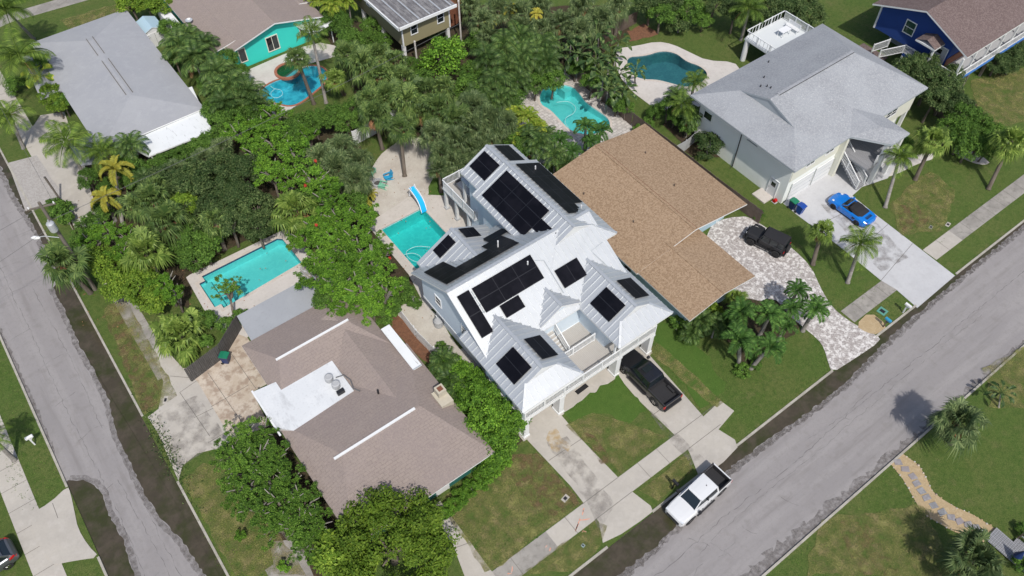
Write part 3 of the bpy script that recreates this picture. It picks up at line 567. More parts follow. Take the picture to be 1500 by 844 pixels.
# ================================================================== BUILDING TOOLS
def wing(mb, axis, a0, a1, b0, b1, ze, zr, lo=None, hi=None, m='metal', th=.16, fascia='trimw', seam=0.0, dz=0.0):
    """thin-shell roof wing; lo/hi: None gable, ('hip',g) or ('dutch',g,t)"""
    bm = (b0+b1)/2
    def end(e, a, sgn):
        if e is None: return [(a, b0, ze)], (a, bm, zr), [(a, b1, ze)], None
        g = e[1]; t = 1.0 if e[0] == 'hip' else e[2]
        z1 = ze+t*(zr-ze); ya = b0+t*(bm-b0); yb = b1-t*(b1-bm); aa = a+sgn*g
        if t >= 1: return [(a, b0, ze)], (aa, bm, zr), [(a, b1, ze)], [(a, b0, ze), (a, b1, ze), (aa, bm, zr)]
        return [(a, b0, ze), (aa, ya, z1)], (aa-sgn*.06, bm, zr), [(a, b1, ze), (aa, yb, z1)], [(a, b0, ze), (a, b1, ze), (aa, yb, z1), (aa, ya, z1)]
    L0, LR, L1, LH = end(lo, a0, 1); H0, HR, H1, HH = end(hi, a1, -1)
    def rk(l, r, e, sgn):
        if e and e[0] == 'dutch': return l + [(r[0], l[-1][1], l[-1][2])]
        return l
    s0 = rk(L0, LR, lo, 1)+[LR, HR]+rk(H0, HR, hi, -1)[::-1]
    s1 = rk(L1, LR, lo, 1)+[LR, HR]+rk(H1, HR, hi, -1)[::-1]
    polys = [s0, s1] + [p for p in (LH, HH) if p]
    W_ = (lambda p: (p[0], p[1], p[2]+dz)) if axis == 'x' else (lambda p: (p[1], p[0], p[2]+dz))
    def nrm(P):
        a, b, c = Vector(P[0]), Vector(P[1]), Vector(P[2]); return (b-a).cross(c-a)
    for P in polys:
        Q = [W_(p) for p in P]
        if nrm(Q).z < 0: Q = Q[::-1]
        mb.add(Q, [tuple(range(len(Q)))], m)
        D = [(x, y, z-th) for x, y, z in Q]; mb.add(D, [tuple(range(len(Q)-1, -1, -1))], fascia)
        n = len(Q)
        mb.add(Q+D, [(i, n+i, n+(i+1) % n, (i+1) % n) for i in range(n)], fascia)
    for e, R_, L_, a, sgn in ((lo, LR, L0, a0, 1), (hi, HR, H0, a1, -1)):
        if e and e[0] == 'dutch':
            g, t = e[1], e[2]; aa = a+sgn*(g+.02); ya = b0+t*(bm-b0); yb = b1-t*(b1-bm); z1 = ze+t*(zr-ze)
            mb.add([W_((aa, ya, z1-.1)), W_((aa, yb, z1-.1)), W_((aa, bm, zr-.05))], [(0, 1, 2)], fascia)  # on the metal roof, fascia white here paints in the gablet's sunlit brightness
    if seam:
        w = .08; h = .06
        for P in polys:
            side = P is polys[0] or P is polys[1]
            n3 = nrm(P)
            d = P[0][0]*n3.x+P[0][1]*n3.y+P[0][2]*n3.z
            zf = lambda a, b: (d-n3.x*a-n3.y*b)/n3.z
            k = 0 if side else 1
            lo_, hi_ = min(p[k] for p in P), max(p[k] for p in P); c = lo_+seam/2
            while c < hi_:
                xs = []
                for i in range(len(P)):
                    p, q_ = P[i], P[(i+1) % len(P)]
                    if (p[k]-c)*(q_[k]-c) < 0:
                        u = (c-p[k])/(q_[k]-p[k]); xs.append(p[1-k]+u*(q_[1-k]-p[1-k]))
                if len(xs) >= 2:
                    y0, y1 = min(xs)+.02, max(xs)-.02
                    pts = [(c, y0), (c, y1)] if side else [(y0, c), (y1, c)]
                    A_ = [W_((a, b, zf(a, b)+h/2)) for a, b in pts]
                    mb.bar(A_[0], A_[1], w, h, m)
                c += seam
        cap = MB
        mb.bar(W_((LR[0], bm, zr+.01)), W_((HR[0], bm, zr+.01)), .26, .05, m)
        for e, LL, R_ in ((lo, (L0, L1), LR), (hi, (H0, H1), HR)):
            if e:
                for l in LL:
                    tgt = l[1] if len(l) > 1 else R_
                    mb.bar(W_((l[0][0], l[0][1], l[0][2]+.02)), W_((tgt[0], tgt[1], tgt[2]+.02)), .18, .05, m)
def gprof(b0, b1, z0, zw, zr): return [(b0, z0), (b1, z0), (b1, zw), ((b0+b1)/2, zr), (b0, zw)]
def window(parent, c, w, h, face, frame='trimw', glass='glass', grid=(1, 2), name='window'):
    """c centre; face: '-x','+x','-y','+y' outward normal"""
    f = MB(); ax = face[1]; sg = -1 if face[0] == '-' else 1
    def bx(u0, u1, v0, v1, d0, d1, m):
        if ax == 'x': f.box(*sorted((c[0]+sg*d0, c[0]+sg*d1)), c[1]+u0, c[1]+u1, c[2]+v0, c[2]+v1, m)
        else: f.box(c[0]+u0, c[0]+u1, *sorted((c[1]+sg*d0, c[1]+sg*d1)), c[2]+v0, c[2]+v1, m)
    t = .09
    bx(-w/2, w/2, h/2-t, h/2, -.02, .07, frame); bx(-w/2, w/2, -h/2, -h/2+t, -.02, .09, frame)
    bx(-w/2, -w/2+t, -h/2+t, h/2-t, -.02, .07, frame); bx(w/2-t, w/2, -h/2+t, h/2-t, -.02, .07, frame)
    for i in range(1, grid[0]): x = -w/2+w*i/grid[0]; bx(x-.03, x+.03, -h/2+t, h/2-t, -.02, .055, frame)
    for i in range(1, grid[1]): z = -h/2+h*i/grid[1]; bx(-w/2+t, w/2-t, z-.03, z+.03, -.02, .05, frame)
    o = f.build(name, parent); f = MB()
    bx(-w/2+t, w/2-t, -h/2+t, h/2-t, -.02, .03, glass); f.build('pane', o)
    return o
def door(parent, c, w, h, face, m='w_white', name='door'):
    f = MB(); ax = face[1]; sg = -1 if face[0] == '-' else 1
    def bx(u0, u1, v0, v1, d0, d1, mm):
        if ax == 'x': f.box(*sorted((c[0]+sg*d0, c[0]+sg*d1)), c[1]+u0, c[1]+u1, c[2]+v0, c[2]+v1, mm)
        else: f.box(c[0]+u0, c[0]+u1, *sorted((c[1]+sg*d0, c[1]+sg*d1)), c[2]+v0, c[2]+v1, mm)
    bx(-w/2, w/2, 0, h, -.02, .05, m); bx(-w/2-.08, -w/2, 0, h+.08, -.02, .08, 'trimw'); bx(w/2, w/2+.08, 0, h+.08, -.02, .08, 'trimw'); bx(-w/2, w/2, h, h+.08, -.02, .08, 'trimw')
    if w > 2:
        for k in range(1, 4): bx(-w/2+.03, w/2-.03, h*k/4-.015, h*k/4+.015, .05, .062, 'trimg')
    else: bx(-.25, .25, h*.6, h*.85, .05, .06, 'glass')
    o = f.build(name, parent); f = MB(); bx(w/2-.16, w/2-.08, h*.48, h*.52, .05, .10, 'greymetal'); f.build('handle', o)
    return o
def railing(parent, a, b, z, h=1.0, m='trimw', gap=.14, post=1.9, solid=None, name='railing'):
    q = MB(); a = Vector(a); b = Vector(b); L = (b-a).length; za, zb = (z if isinstance(z, tuple) else (z, z))
    P = lambda u, dz: (*a.lerp(b, u), za+(zb-za)*u+dz)
    q.bar(P(0, h), P(1, h), .09, .06, m); q.bar(P(0, .1), P(1, .1), .06, .05, m)
    n = max(1, round(L/post))
    for i in range(n+1): u = i/n; q.bar(P(u, 0), P(u, h+.08), .11, .11, m)
    n = int(L/gap)
    for i in range(1, n): u = i/n; q.bar(P(u, .1), P(u, h), .045, .045, m)
    return q.build(name, parent)
def panels(parent, rects, f, axis, mods, gap=.008):
    """rects: (a0,a1,b0,b1) in plan, f(a,b)->z plane; axis = direction of the eave; mods (n along x, n along y)"""
    for (x0, x1, y0, y1), (nx, ny) in zip(rects, mods):
        for i in range(nx):
            for j in range(ny):
                xa = x0+(x1-x0)*i/nx+gap/2; xb = x0+(x1-x0)*(i+1)/nx-gap/2; ya = y0+(y1-y0)*j/ny+gap/2; yb = y0+(y1-y0)*(j+1)/ny-gap/2
                q = MB()
                C = [(xa, ya), (xb, ya), (xb, yb), (xa, yb)]
                vs = [(x, y, f(x, y)+.10) for x, y in C]+[(x, y, f(x, y)+.145) for x, y in C]
                q.add(vs, [(3,2,1,0),(4,5,6,7),(0,1,5,4),(1,2,6,5),(2,3,7,6),(3,0,4,7)], 'pvframe')
                e = .028; C2 = [(xa+e, ya+e), (xb-e, ya+e), (xb-e, yb-e), (xa+e, yb-e)]
                q.add([(x, y, f(x, y)+.1485) for x, y in C2], [(0,1,2,3)], 'pv')
                q.build('solar_panel', parent)
# ================================================================== WHITE HOUSE
wh = thing('stilt_house', 'white metal-roofed house on stilts covered with black solar panels', 'house', (25.5, 30, GZ))
def W0(mb, name, parent=None, **k):
    o = mb.build(name, parent or None, **k)
    return o
class HB:   # builds children in world coordinates under a thing at an offset
    pass
def under(o, t):
    o.parent = t; o.matrix_parent_inverse = Matrix.Translation(-t.location)
MF0 = lambda y: 6.0+(y-27.18)*(3.2/5.52)+.08
RO = MB(); sm = .52
wing(RO, 'x', 18.38, 32.38, 27.18, 38.22, 6.0, 9.2, m='metal', seam=sm)
wing(RO, 'y', 30.30, 41.0, 26.55, 33.55, 7.78, 9.6, lo=('dutch', 1.45, .46), m='metal', seam=sm)
wing(RO, 'y', 40.9, 43.85, 27.25, 33.0, 7.83, 9.36, m='metal', seam=sm)
wing(RO, 'y', 33.0, 38.85, 19.36, 26.38, 6.0, 7.87, m='metal', seam=sm)
wing(RO, 'y', 27.42, 31.2, 22.98, 27.9, 6.0, 7.38, m='metal', seam=sm, dz=.004)
wing(RO, 'y', 22.43, 30.6, 17.88, 23.5, 6.0, 7.52, lo=('dutch', 1.5, .48), m='metal', seam=sm, dz=-.003)
wing(RO, 'y', 22.43, 30.6, 27.1, 32.72, 6.0, 7.52, lo=('dutch', 1.5, .48), m='metal', seam=sm, dz=-.003)
for x, y in ((32.2, 39.5), (25.2, 31.5), (32.4, 33.6), (24.6, 34.6)): RO.tube([(x, y, 7.6), (x, y, 9.0)], .06, 'trimw', 8)
RO.tube([(20.1, 31.9, 8.78), (20.1, 30.2, 7.8)], .03, 'trimg', 6); RO.tube([(26.0, 31.5, 8.55), (26.6, 31.2, 8.4), (26.6, 28.6, 6.9)], .025, 'trimg', 6); RO.tube([(31.2, 28.4, 6.8), (30.6, 30.1, 7.75), (31.9, 30.2, 7.85)], .025, 'trimg', 6)
for x_, y_ in ((20.05, 31.4), (20.05, 30.8), (20.05, 30.3)): RO.bar((x_-.12, y_, MF0(y_)), (x_+.14, y_, MF0(y_)), .04, .05, 'trimg')
roof = RO.build('roof', wh)
B = MB()
B.profile(gprof(27.75, 37.65, 3.0, 6.15, 8.95), 'x', 18.98, 31.85, 'w_blue')
B.profile(gprof(27.2, 32.95, .05, 7.95, 9.3), 'y', 32.0, 40.4, 'w_blue')
B.profile(gprof(27.8, 32.5, .05, 8.0, 9.15), 'y', 40.3, 43.3, 'w_blue')
B.profile(gprof(19.95, 25.8, 3.0, 6.2, 7.6), 'y', 37.0, 38.3, 'w_blue')
B.profile(gprof(18.62, 22.9, 3.0, 6.2, 7.3), 'y', 24.6, 28.2, 'w_blue')
B.profile(gprof(27.75, 32.0, 3.0, 6.2, 7.3), 'y', 24.6, 28.2, 'w_blue')
B.box(19.6, 31.4, 28.5, 37.0, .05, 3.0, 'w_blue')
B.box(18.95, 31.9, 27.7, 37.7, 2.78, 2.998, 'trimw')
B.box(19.9, 23.2, 23.9+1.2, 28.5, .06, 2.75, 'w_blue'); B.box(26.2, 27.9, 26.6, 28.5, .06, 2.75, 'w_blue')
B.profile(gprof(23.5, 27.4, 3.0, 6.1, 7.15), 'y', 28.4, 29.3, 'w_blue'); B.profile([(23.4, 6.05), (27.5, 6.05), (25.44, 7.2)], 'y', 27.75, 28.4, 'w_blue')
walls = B.build('wall', wh)
for o in (roof, walls): o.matrix_parent_inverse = Matrix.Translation(-wh.location)
# the thing's children are laid in world coordinates: undo the offset of the root once for all
window_list = []
D = MB(); D.box(18.55, 32.05, 23.12, 27.7, 2.72, 2.97, 'trimw'); D.box(18.6, 32.0, 23.16, 27.7, 2.971, 2.99, 'deckf')
D.build('balcony_deck', wh)
railing(wh, (18.63, 23.18), (32.0, 23.18), 2.99, .98, gap=.13)
railing(wh, (18.63, 23.3), (18.63, 24.6), 2.99, .98); railing(wh, (32.0, 23.3), (32.0, 24.6), 2.99, .98)
railing(wh, (23.1, 25.55), (27.5, 25.55), 2.99, .98)
for x in (18.82, 22.3, 28.2, 31.8):
    q = MB(); q.box(x-.24, x+.24, 23.14, 23.9, .05, 2.72, 'w_white'); q.box(x-.29, x+.29, 23.10, 23.95, 2.5, 2.715, 'trimw'); q.box(x-.3, x+.3, 23.09, 23.96, .05, .3, 'trimw')
    q.build('pillar', wh)
for x in (18.66, 22.95, 27.65, 31.97):
    q = MB(); q.box(x-.07, x+.07, 23.25, 23.39, 3.0, 5.95, 'trimw'); q.build('post', wh)
# stairs between the pavilions
q = MB()
for k in range(8):
    y = 25.8+k*.28; z = 3.0+k*.17; q.box(23.45, 24.95, y, y+.30, z-.02, z+.03, 'deckf'); q.box(23.45, 24.95, y-.02, y+.02, z-.14, z+.045, 'trimw')
q.build('upper_stairs', wh)
railing(wh, (25.05, 25.8), (25.05, 28.1), (3.0, 4.4), 1.0); railing(wh, (23.4, 25.8), (23.4, 28.1), (3.0, 4.4), 1.0)
q = MB()
for k in range(8):
    y = 26.0+k*.26; z = 2.0+k*.17-.3; q.box(25.15, 27.4, y, y+.28, z-.02, z+.03, 'deckgrey'); q.box(25.15, 27.4, y-.02, y+.02, z-.14, z+.04, 'trimw')
q.box(25.15, 27.7, 25.62, 28.3, 1.2, 1.5, 'deckgrey')
q.build('lower_stairs', wh)
window(wh, (18.98, 31.15, 4.75), 1.5, 1.5, '-x', grid=(3, 4))
window(wh, (18.98, 35.2, 4.9), .9, 1.1, '-x'); window(wh, (27.2, 36.0, 6.9), .8, 1.0, '-x', grid=(2, 2))
window(wh, (20.8, 24.6, 4.3), 1.6, 1.9, '-y', grid=(2, 1)); window(wh, (29.9, 24.6, 4.3), 1.6, 1.9, '-y', grid=(2, 1))
window(wh, (30.2, 43.3, 4.3), 2.4, 2.2, '+y', grid=(2, 1), name='patio_door')
door(wh, (21.6, 25.1, .06), 2.8, 2.3, '-y', name='garage_door')
q = MB(); q.lathe([(.11, 0), (.13, .12), (.09, .2), (.02, .22)], (27.68, 26.2, 4.9), 'black', 10); q.build('lamp_shade', wh)
# rear deck
q = MB(); q.box(27.4, 33.2, 43.32, 47.45, 2.7, 2.92, 'trimw'); q.box(27.45, 33.15, 43.33, 47.4, 2.921, 2.94, 'deckf'); q.box(27.4, 27.78, 42.2, 43.32, 2.7, 2.93, 'trimw'); q.build('rear_deck', wh)
railing(wh, (27.45, 42.25), (27.45, 47.4), 2.93, 1.0); railing(wh, (27.45, 47.4), (33.1, 47.4), 2.93, 1.0); railing(wh, (33.1, 47.4), (33.1, 43.4), 2.93, 1.0); railing(wh, (27.5, 42.25), (27.78, 42.25), 2.93, 1.0)
for x, y in ((27.6, 47.2), (27.6, 45.4), (27.6, 43.4), (33, 47.2), (30.3, 47.2)):
    q = MB(); q.box(x-.13, x+.13, y-.13, y+.13, .06, 2.7, 'w_white'); q.box(x-.22, x+.22, y-.22, y+.22, .05, .3, 'w_grey'); q.build('post', wh)
for x, y in ((28.1, 44.6), (32.8, 44.6)):
    q = MB(); q.box(x-.12, x+.12, y-.12, y+.12, 2.94, 5.7, 'w_white'); q.build('post', wh)
q = MB(); q.profile([(27.9, 5.65), (33.1, 5.65), (33.1, 5.8), (27.9, 5.8)], 'y', 43.32, 44.8, 'trimg'); q.build('awning', wh)
# solar
MFp = lambda x, y: 6.0+(y-27.18)*(3.2/5.52); MRp = lambda x, y: 6.0+(38.22-y)*(3.2/5.52)
RWl = lambda x, y: 7.78+(x-26.55)*.52; RWr = lambda x, y: 7.78+(33.55-x)*.52
REl = lambda x, y: 7.83+(x-27.25)*.532; REr = lambda x, y: 7.83+(33.0-x)*.532
RDl = lambda x, y: 6+(x-19.36)*.533; RDr = lambda x, y: 6+(26.38-x)*.533
PLl = lambda x, y: 6+(x-17.88)*.541; PLr = lambda x, y: 6+(23.5-x)*.541; PRl = lambda x, y: 6+(x-27.1)*.541; PRr = lambda x, y: 6+(32.72-x)*.541
panels(wh, [(20.2, 25.82, 30.14, 32.0), (21.4, 23.2, 29.14, 30.07), (18.86, 19.95, 28.86, 32.03), (26.87, 29.16, 28.8, 30.2)], MFp, 'x', [(3, 2), (1, 1), (1, 2), (2, 1)])
panels(wh, [(18.96, 20.83, 35.14, 37.04), (20.83, 23.98, 34.24, 35.14), (18.96, 20.83, 33.54, 35.14), (20.83, 25.92, 33.54, 34.22), (23.98, 25.98, 34.24, 36.06), (24.75, 26.8, 36.1, 37.1)], MRp, 'x', [(1, 2), (2, 1), (1, 2), (3, 1), (1, 2), (1, 1)])
panels(wh, [(26.97, 29.6, 34.36, 40.16), (27.85, 28.8, 32.4, 34.34)], RWl, 'y', [(3, 3), (1, 1)])
panels(wh, [(30.8, 33.38, 34.5, 40.45), (30.8, 32.4, 33.3, 34.47)], RWr, 'y', [(3, 3), (2, 1)])
panels(wh, [(28.02, 29.66, 41.2, 43.45)], REl, 'y', [(2, 1)]); panels(wh, [(30.82, 32.4, 41.25, 43.6)], REr, 'y', [(2, 1)])
panels(wh, [(20.78, 22.4, 37.42, 38.48)], RDl, 'y', [(2, 1)]); panels(wh, [(23.42, 24.9, 37.36, 38.55)], RDr, 'y', [(2, 1)])
panels(wh, [(18.57, 20.17, 24.46, 26.72)], PLl, 'y', [(2, 1)]); panels(wh, [(21.25, 22.8, 24.54, 26.78)], PLr, 'y', [(2, 1)])
panels(wh, [(27.8, 29.4, 24.54, 26.8)], PRl, 'y', [(2, 1)]); panels(wh, [(30.52, 32.1, 24.58, 26.82)], PRr, 'y', [(2, 1)])
def settle(t):     # children were laid in world coordinates; keep them there
    inv = Matrix.Translation(-t.location)
    for c in t.children: c.matrix_parent_inverse = inv
settle(wh)
# ================================================================== GREY SHINGLE HOUSE (right)
lh = thing('two_storey_house', 'pale two-storey house with a grey shingle roof beside the blue convertible', 'house', (62, 34, GZ))
R_ = MB(); wing(R_, 'x', 53.0, 72.9, 27.5, 41.0, 5.5, 7.85, lo=('dutch', 3.3, .5), hi=('hip', 4.6), m='sh_grey', fascia='trimg', th=.2)
zA = lambda y: 5.5+(y-27.5)*.348
R_.add([(60.8, 27.52, 5.5), (63.1, 24.4, 5.5), (63.4, 26.3, 6.2), (63.4, 29.6, 6.24)], [(0, 1, 2, 3)], 'sh_grey')
R_.add([(63.1, 24.4, 5.5), (65.75, 24.4, 5.5), (63.4, 26.3, 6.2)], [(0, 1, 2)], 'sh_grey')
R_.add([(65.75, 24.4, 5.5), (65.75, 27.52, 5.5), (63.4, 29.6, 6.24), (63.4, 26.3, 6.2)], [(0, 1, 2, 3)], 'sh_grey')
R_.prism([(60.8, 27.6), (63.1, 24.4), (65.75, 24.4), (65.75, 27.6)], 5.28, 5.47, 'trimg')
R_.box(57.4, 68.4, 34.1, 34.4, 7.80, 7.88, 'sh_grey'); R_.box(57.4, 68.4, 34.06, 34.1, 7.80, 7.845, 'black')
for x, y in ((59.5, 37.6), (57.8, 36.6), (58.1, 36.1), (58.0, 35.6), (62.5, 39.5)): zz = 7.85-(y-34.25)*.348; R_.tube([(x, y, zz-.2), (x, y, zz+.22)], .06, 'black', 8)
R_.build('roof', lh)
B = MB(); B.box(53.95, 60.8, 28.2, 40.2, .05, 5.32, 'w_pave'); B.box(60.8, 72.0, 28.6, 40.2, .05, 5.32, 'w_pave'); B.box(60.8, 61.2, 27.6, 28.6, .05, 5.3, 'w_cream')
B.box(65.3, 72.0, 27.9, 28.6, 2.8, 5.3, 'w_cream'); B.box(54.0, 60.9, 28.12, 28.2, 3.0, 5.32, 'w_cream')
B.build('wall', lh)
for x in (71.8,): q = MB(); q.box(x-.15, x+.15, 27.95, 28.25, .05, 2.8, 'w_white'); q.build('post', lh)
door(lh, (56.2, 28.12, .06), 3.0, 2.3, '-y', 'w_white', 'garage_door'); door(lh, (59.4, 28.12, .06), 2.4, 2.3, '-y', 'w_white', 'garage_door')
door(lh, (53.95, 29.6, .1), .95, 2.1, '-x', 'w_white')
window(lh, (59.2, 28.12, 4.3), 1.3, .9, '-y', grid=(2, 1)); window(lh, (56.4, 28.12, 4.3), 1.3, .9, '-y', grid=(2, 1))
window(lh, (53.95, 33.2, 4.5), 1.3, .45, '-x', grid=(1, 1), frame='trimg'); window(lh, (53.95, 39.0, 3.7), 1.2, 1.0, '-x', grid=(1, 1), frame='w_pave')
window(lh, (68.2, 27.9, 4.3), 1.8, .9, '-y', grid=(2, 2))
q = MB(); q.tube([(53.9, 34.6, 5.3), (53.88, 34.6, .2), (53.5, 34.6, .1)], .05, 'black', 6); q.build('downspout', lh)
q = MB(); q.box(61.3, 65.5, 24.9, 28.5, 2.75, 2.95, 'deckgrey'); q.build('stair_landing', lh)
q = MB()
for k in range(13): y = 27.9-k*.02; q.box(61.22, 62.32, 28.27-k*.28, 28.55-k*.28, 2.62-k*.215, 2.95-k*.215, 'deckgrey')
q.build('stairs', lh)
railing(lh, (61.2, 28.4), (61.2, 25.0), (2.9, .3), 1.0); railing(lh, (62.35, 28.4), (62.35, 25.0), (2.9, .3), 1.0); railing(lh, (62.5, 24.95), (65.5, 24.95), 2.95, 1.0); railing(lh, (65.45, 25.0), (65.45, 27.9), 2.95, 1.0)
for x, y in ((63.2, 24.85), (65.45, 24.85), (65.45, 27.7)):
    q = MB(); q.box(x-.2, x+.2, y-.2, y+.2, .05, 5.3, 'w_white'); q.build('pillar', lh)
q = MB(); q.box(67.3, 73.6, 40.25, 46.4, 2.8, 2.98, 'deckwhite'); q.build('rear_deck', lh)
railing(lh, (67.35, 41.2), (67.35, 46.35), 2.98, 1.0, gap=.5); railing(lh, (67.35, 46.35), (73.55, 46.35), 2.98, 1.0, gap=.5); railing(lh, (73.55, 46.35), (73.55, 41.2), 2.98, 1.0)
for x, y in ((67.6, 46.1), (73.3, 46.1), (67.6, 42.0)): q = MB(); q.lathe([(.3, 0), (.3, 2.75)], (x, y, .05), 'w_white', 14); q.build('pillar', lh)
settle(lh)
def deck_table():
    t = thing('patio_table', 'small white patio table on the rear deck of the grey shingle house', 'table', (71.2, 44.2, 2.98))
    q = MB(); q.box(-.7, .7, -.4, .4, .68, .73, 'whitep'); q.build('tabletop', t)
    for x in (-.6, .6):
        for y in (-.32, .32): q = MB(); q.box(x-.03, x+.03, y-.03, y+.03, 0, .68, 'whitep'); q.build('leg', t)
    t = thing('patio_bench', 'white slatted bench beside the patio table on the high rear deck', 'bench', (72.6, 44.2, 2.98))
    q = MB()
    for k in range(5): q.box(-.25+k*.1, -.17+k*.1, -.9, .9, .42, .46, 'whitep')
    q.build('seat', t); q = MB()
    for k in range(4): q.box(.25, .28, -.9, .9, .5+k*.12, .58+k*.12, 'whitep')
    q.build('backrest', t)
    for x in (-.2, .22):
        for y in (-.8, .8): q = MB(); q.box(x-.03, x+.03, y-.03, y+.03, 0, .42 if x < 0 else .95, 'whitep'); q.build('leg', t)
deck_table()
# ================================================================== TAUPE CORNER HOUSE
bl = thing('corner_house', 'low corner house with taupe shingles and white flat roof patch beside the side road', 'house', (9, 33, GZ))
R_ = MB()
wing(R_, 'x', 3.45, 15.3, 22.5, 34.6, 2.8, 3.95, lo=('hip', 2.6), hi=('hip', 2.6), m='sh_tan', th=.14)
wing(R_, 'x', 4.45, 14.3, 35.2, 42.4, 2.8, 3.75, lo=('hip', 1.7), hi=('hip', 2.0), m='sh_tan', th=.14)
wing(R_, 'y', 27.5, 40.5, 9.2, 14.3, 2.8, 3.62, m='sh_tan', th=.14)
R_.box(5.4, 12.3, 28.42, 28.62, 3.93, 4.02, 'trimw'); R_.box(5.95, 12.45, 38.72, 38.9, 3.73, 3.82, 'trimw')
R_.prism([(6.1, 32.9), (9.55, 33.1), (9.55, 36.8), (3.2, 37.7), (3.2, 33.9), (4.2, 32.8)], 2.5, 3.15, 'flatw'); R_.box(3.15, 3.3, 33.0, 37.8, 3.152, 3.2, 'trimw')
R_.build('roof', bl)
B = MB(); B.box(4.0, 14.7, 23.3, 34, .05, 2.75, 'w_dteal'); B.box(5.0, 14.0, 34, 41.9, .05, 2.75, 'w_dteal'); B.build('wall', bl)
window(bl, (9, 23.3, 1.5), 1.6, 1.1, '-y', grid=(2, 1)); window(bl, (12.8, 23.3, 1.5), 1.6, 1.1, '-y', grid=(2, 1)); door(bl, (11, 23.3, .1), 1.0, 2.1, '-y')
q = MB(); q.box(14.1, 15.15, 27.6, 29.1, 2.7, 3.5, 'ch_cream'); q.box(14.35, 15.05, 28.35, 29.05, 3.5, 4.15, 'ch_cream'); q.box(14.5, 14.9, 28.5, 28.9, 4.15, 4.18, 'redwood'); q.build('chimney', bl)
q = MB(); q.prism([(5.45, 45.5), (13.8, 45.6), (13.8, 42.3), (5.3, 42.2)], 2.5, 2.66, 'flatg'); q.build('porch_roof', bl)
for x in (5.7, 9.6, 13.5): q = MB(); q.box(x-.07, x+.07, 45.2, 45.34, .05, 2.5, 'trimw'); q.build('post', bl)
q = MB(); q.box(14.2, 15.0, 31.8, 36.7, 3.22, 3.30, 'flatm'); q.box(14.2, 15.0, 31.8, 31.88, 3.301, 3.34, 'trimg'); q.build('side_awning', bl)
q = MB(); q.tube([(10.9, 31.6, 3.3), (10.9, 31.6, 3.85)], .09, 'black', 8); q.build('vent_pipe', bl)
settle(bl)
t = thing('air_conditioner', 'rooftop condenser with two round white drums on the white roof patch', 'air conditioner', (8.6, 34.6, 3.15))
q = MB(); q.lathe([(.30, 0), (.33, .08), (.33, .5), (.22, .54), (.2, .5), (.05, .5)], (-.1, .45, 0), 'w_grey', 18); q.build('fan_drum', t, smooth=False)
q = MB(); q.lathe([(.30, 0), (.33, .08), (.33, .5), (.22, .54), (.2, .5), (.05, .5)], (.05, -.4, 0), 'w_grey', 18); q.build('fan_drum', t)
q = MB(); q.box(-.25, .35, -1.25, -.95, 0, .35, 'black'); q.build('control_box', t)
q = MB(); q.tube([(.4, .3, .1), (1.0, .1, .15), (1.2, -.6, .15), (1.0, -1.4, .12), (1.3, -1.9, .1)], .05, 'cable', 6); q.build('pipe', t)
# ================================================================== BROWN HOUSE
br = thing('brown_roof_house', 'low house under a broad tan-brown shingle roof beside the white stilt house', 'house', (42, 33, GZ))
R_ = MB()
wing(R_, 'y', 28.7, 42.4, 35.1, 48.9, 2.8, 3.95, m='sh_brown', th=.14)
wing(R_, 'y', 22.35, 33.0, 35.25, 43.1, 2.8, 3.47, m='sh_brown', th=.14, dz=.0)
R_.bar((42.0, 28.8, 3.965), (42.0, 42.3, 3.965), .28, .03, 'sh_brown'); R_.bar((39.18, 22.4, 3.49), (39.18, 29.5, 3.49), .28, .03, 'sh_brown'); R_.bar((42.17, 28.75, 3.955), (42.17, 42.3, 3.955), .03, .03, 'redwood')
for x, y, z in ((45.5, 39, 3.4), (44.5, 34, 3.6), (38.5, 33, 3.4), (37.3, 38.5, 3.2)): R_.tube([(x, y, z-.2), (x, y, z+.25)], .05, 'fence_b', 8)
R_.build('roof', br)
R_ = MB(); R_.box(45.2, 48.9, 42.2, 42.7, 2.66, 2.79, 'sh_brown'); R_.build('roof', br)
B = MB(); B.box(36.0, 48.1, 30.2, 41.8, .05, 2.7, 'w_cyan'); B.box(36.0, 42.3, 23.3, 31, .05, 2.7, 'w_cyan'); B.profile([(42.4, 2.68), (48.2, 2.68), (42.4, 3.55)], 'y', 29.3, 30.25, 'w_cyan'); B.build('wall', br)
door(br, (45.2, 30.2, .1), 3.6, 2.2, '-y', 'w_cyan', 'garage_door'); window(br, (38.5, 23.3, 1.5), 1.7, 1.1, '-y', grid=(2, 1)); window(br, (41.3, 23.3, 1.5), 1.0, 1.1, '-y')
window(br, (42.3, 26.2, 1.5), 1.5, 1.1, '+x', grid=(2, 1))
settle(br)
# ================================================================== PALE ROOF HOUSE (top left)
tl = thing('pale_roof_house', 'low house with a pale grey roof and white sheet metal edge beside the side road', 'house', (9, 82, GZ))
R_ = MB(); wing(R_, 'y', 71.7, 93.6, 3.4, 14.25, 2.8, 3.65, lo=('hip', 5.4), hi=('hip', 5.0), m='sh_pale', th=.14)
for x in (8.45, 9.15): R_.box(x-.03, x+.03, 77.4, 84.4, 3.62, 3.69, 'joint'); R_.box(x-.03, x+.03, 85.6, 89.3, 3.60, 3.67, 'joint')
R_.build('roof', tl)
q = MB(); q.prism([(5.6, 71.65), (13.1, 71.8), (13.1, 76.2), (14.7, 76.0), (13.5, 68.2), (6.9, 68.5)], 2.45, 2.6, 'flatm'); q.build('porch_roof', tl)
q = MB(); q.prism([(1.0, 75.5), (3.3, 75.2), (4.9, 71.5), (3.0, 70.6), (1.2, 71.5)], 2.3, 2.42, 'flatg'); q.build('entry_roof', tl)
q = MB(); q.prism([(1.2, 83.6), (3.4, 83.6), (3.4, 92), (1.9, 92.0)], 2.45, 2.58, 'flatg'); q.build('entry_roof', tl)
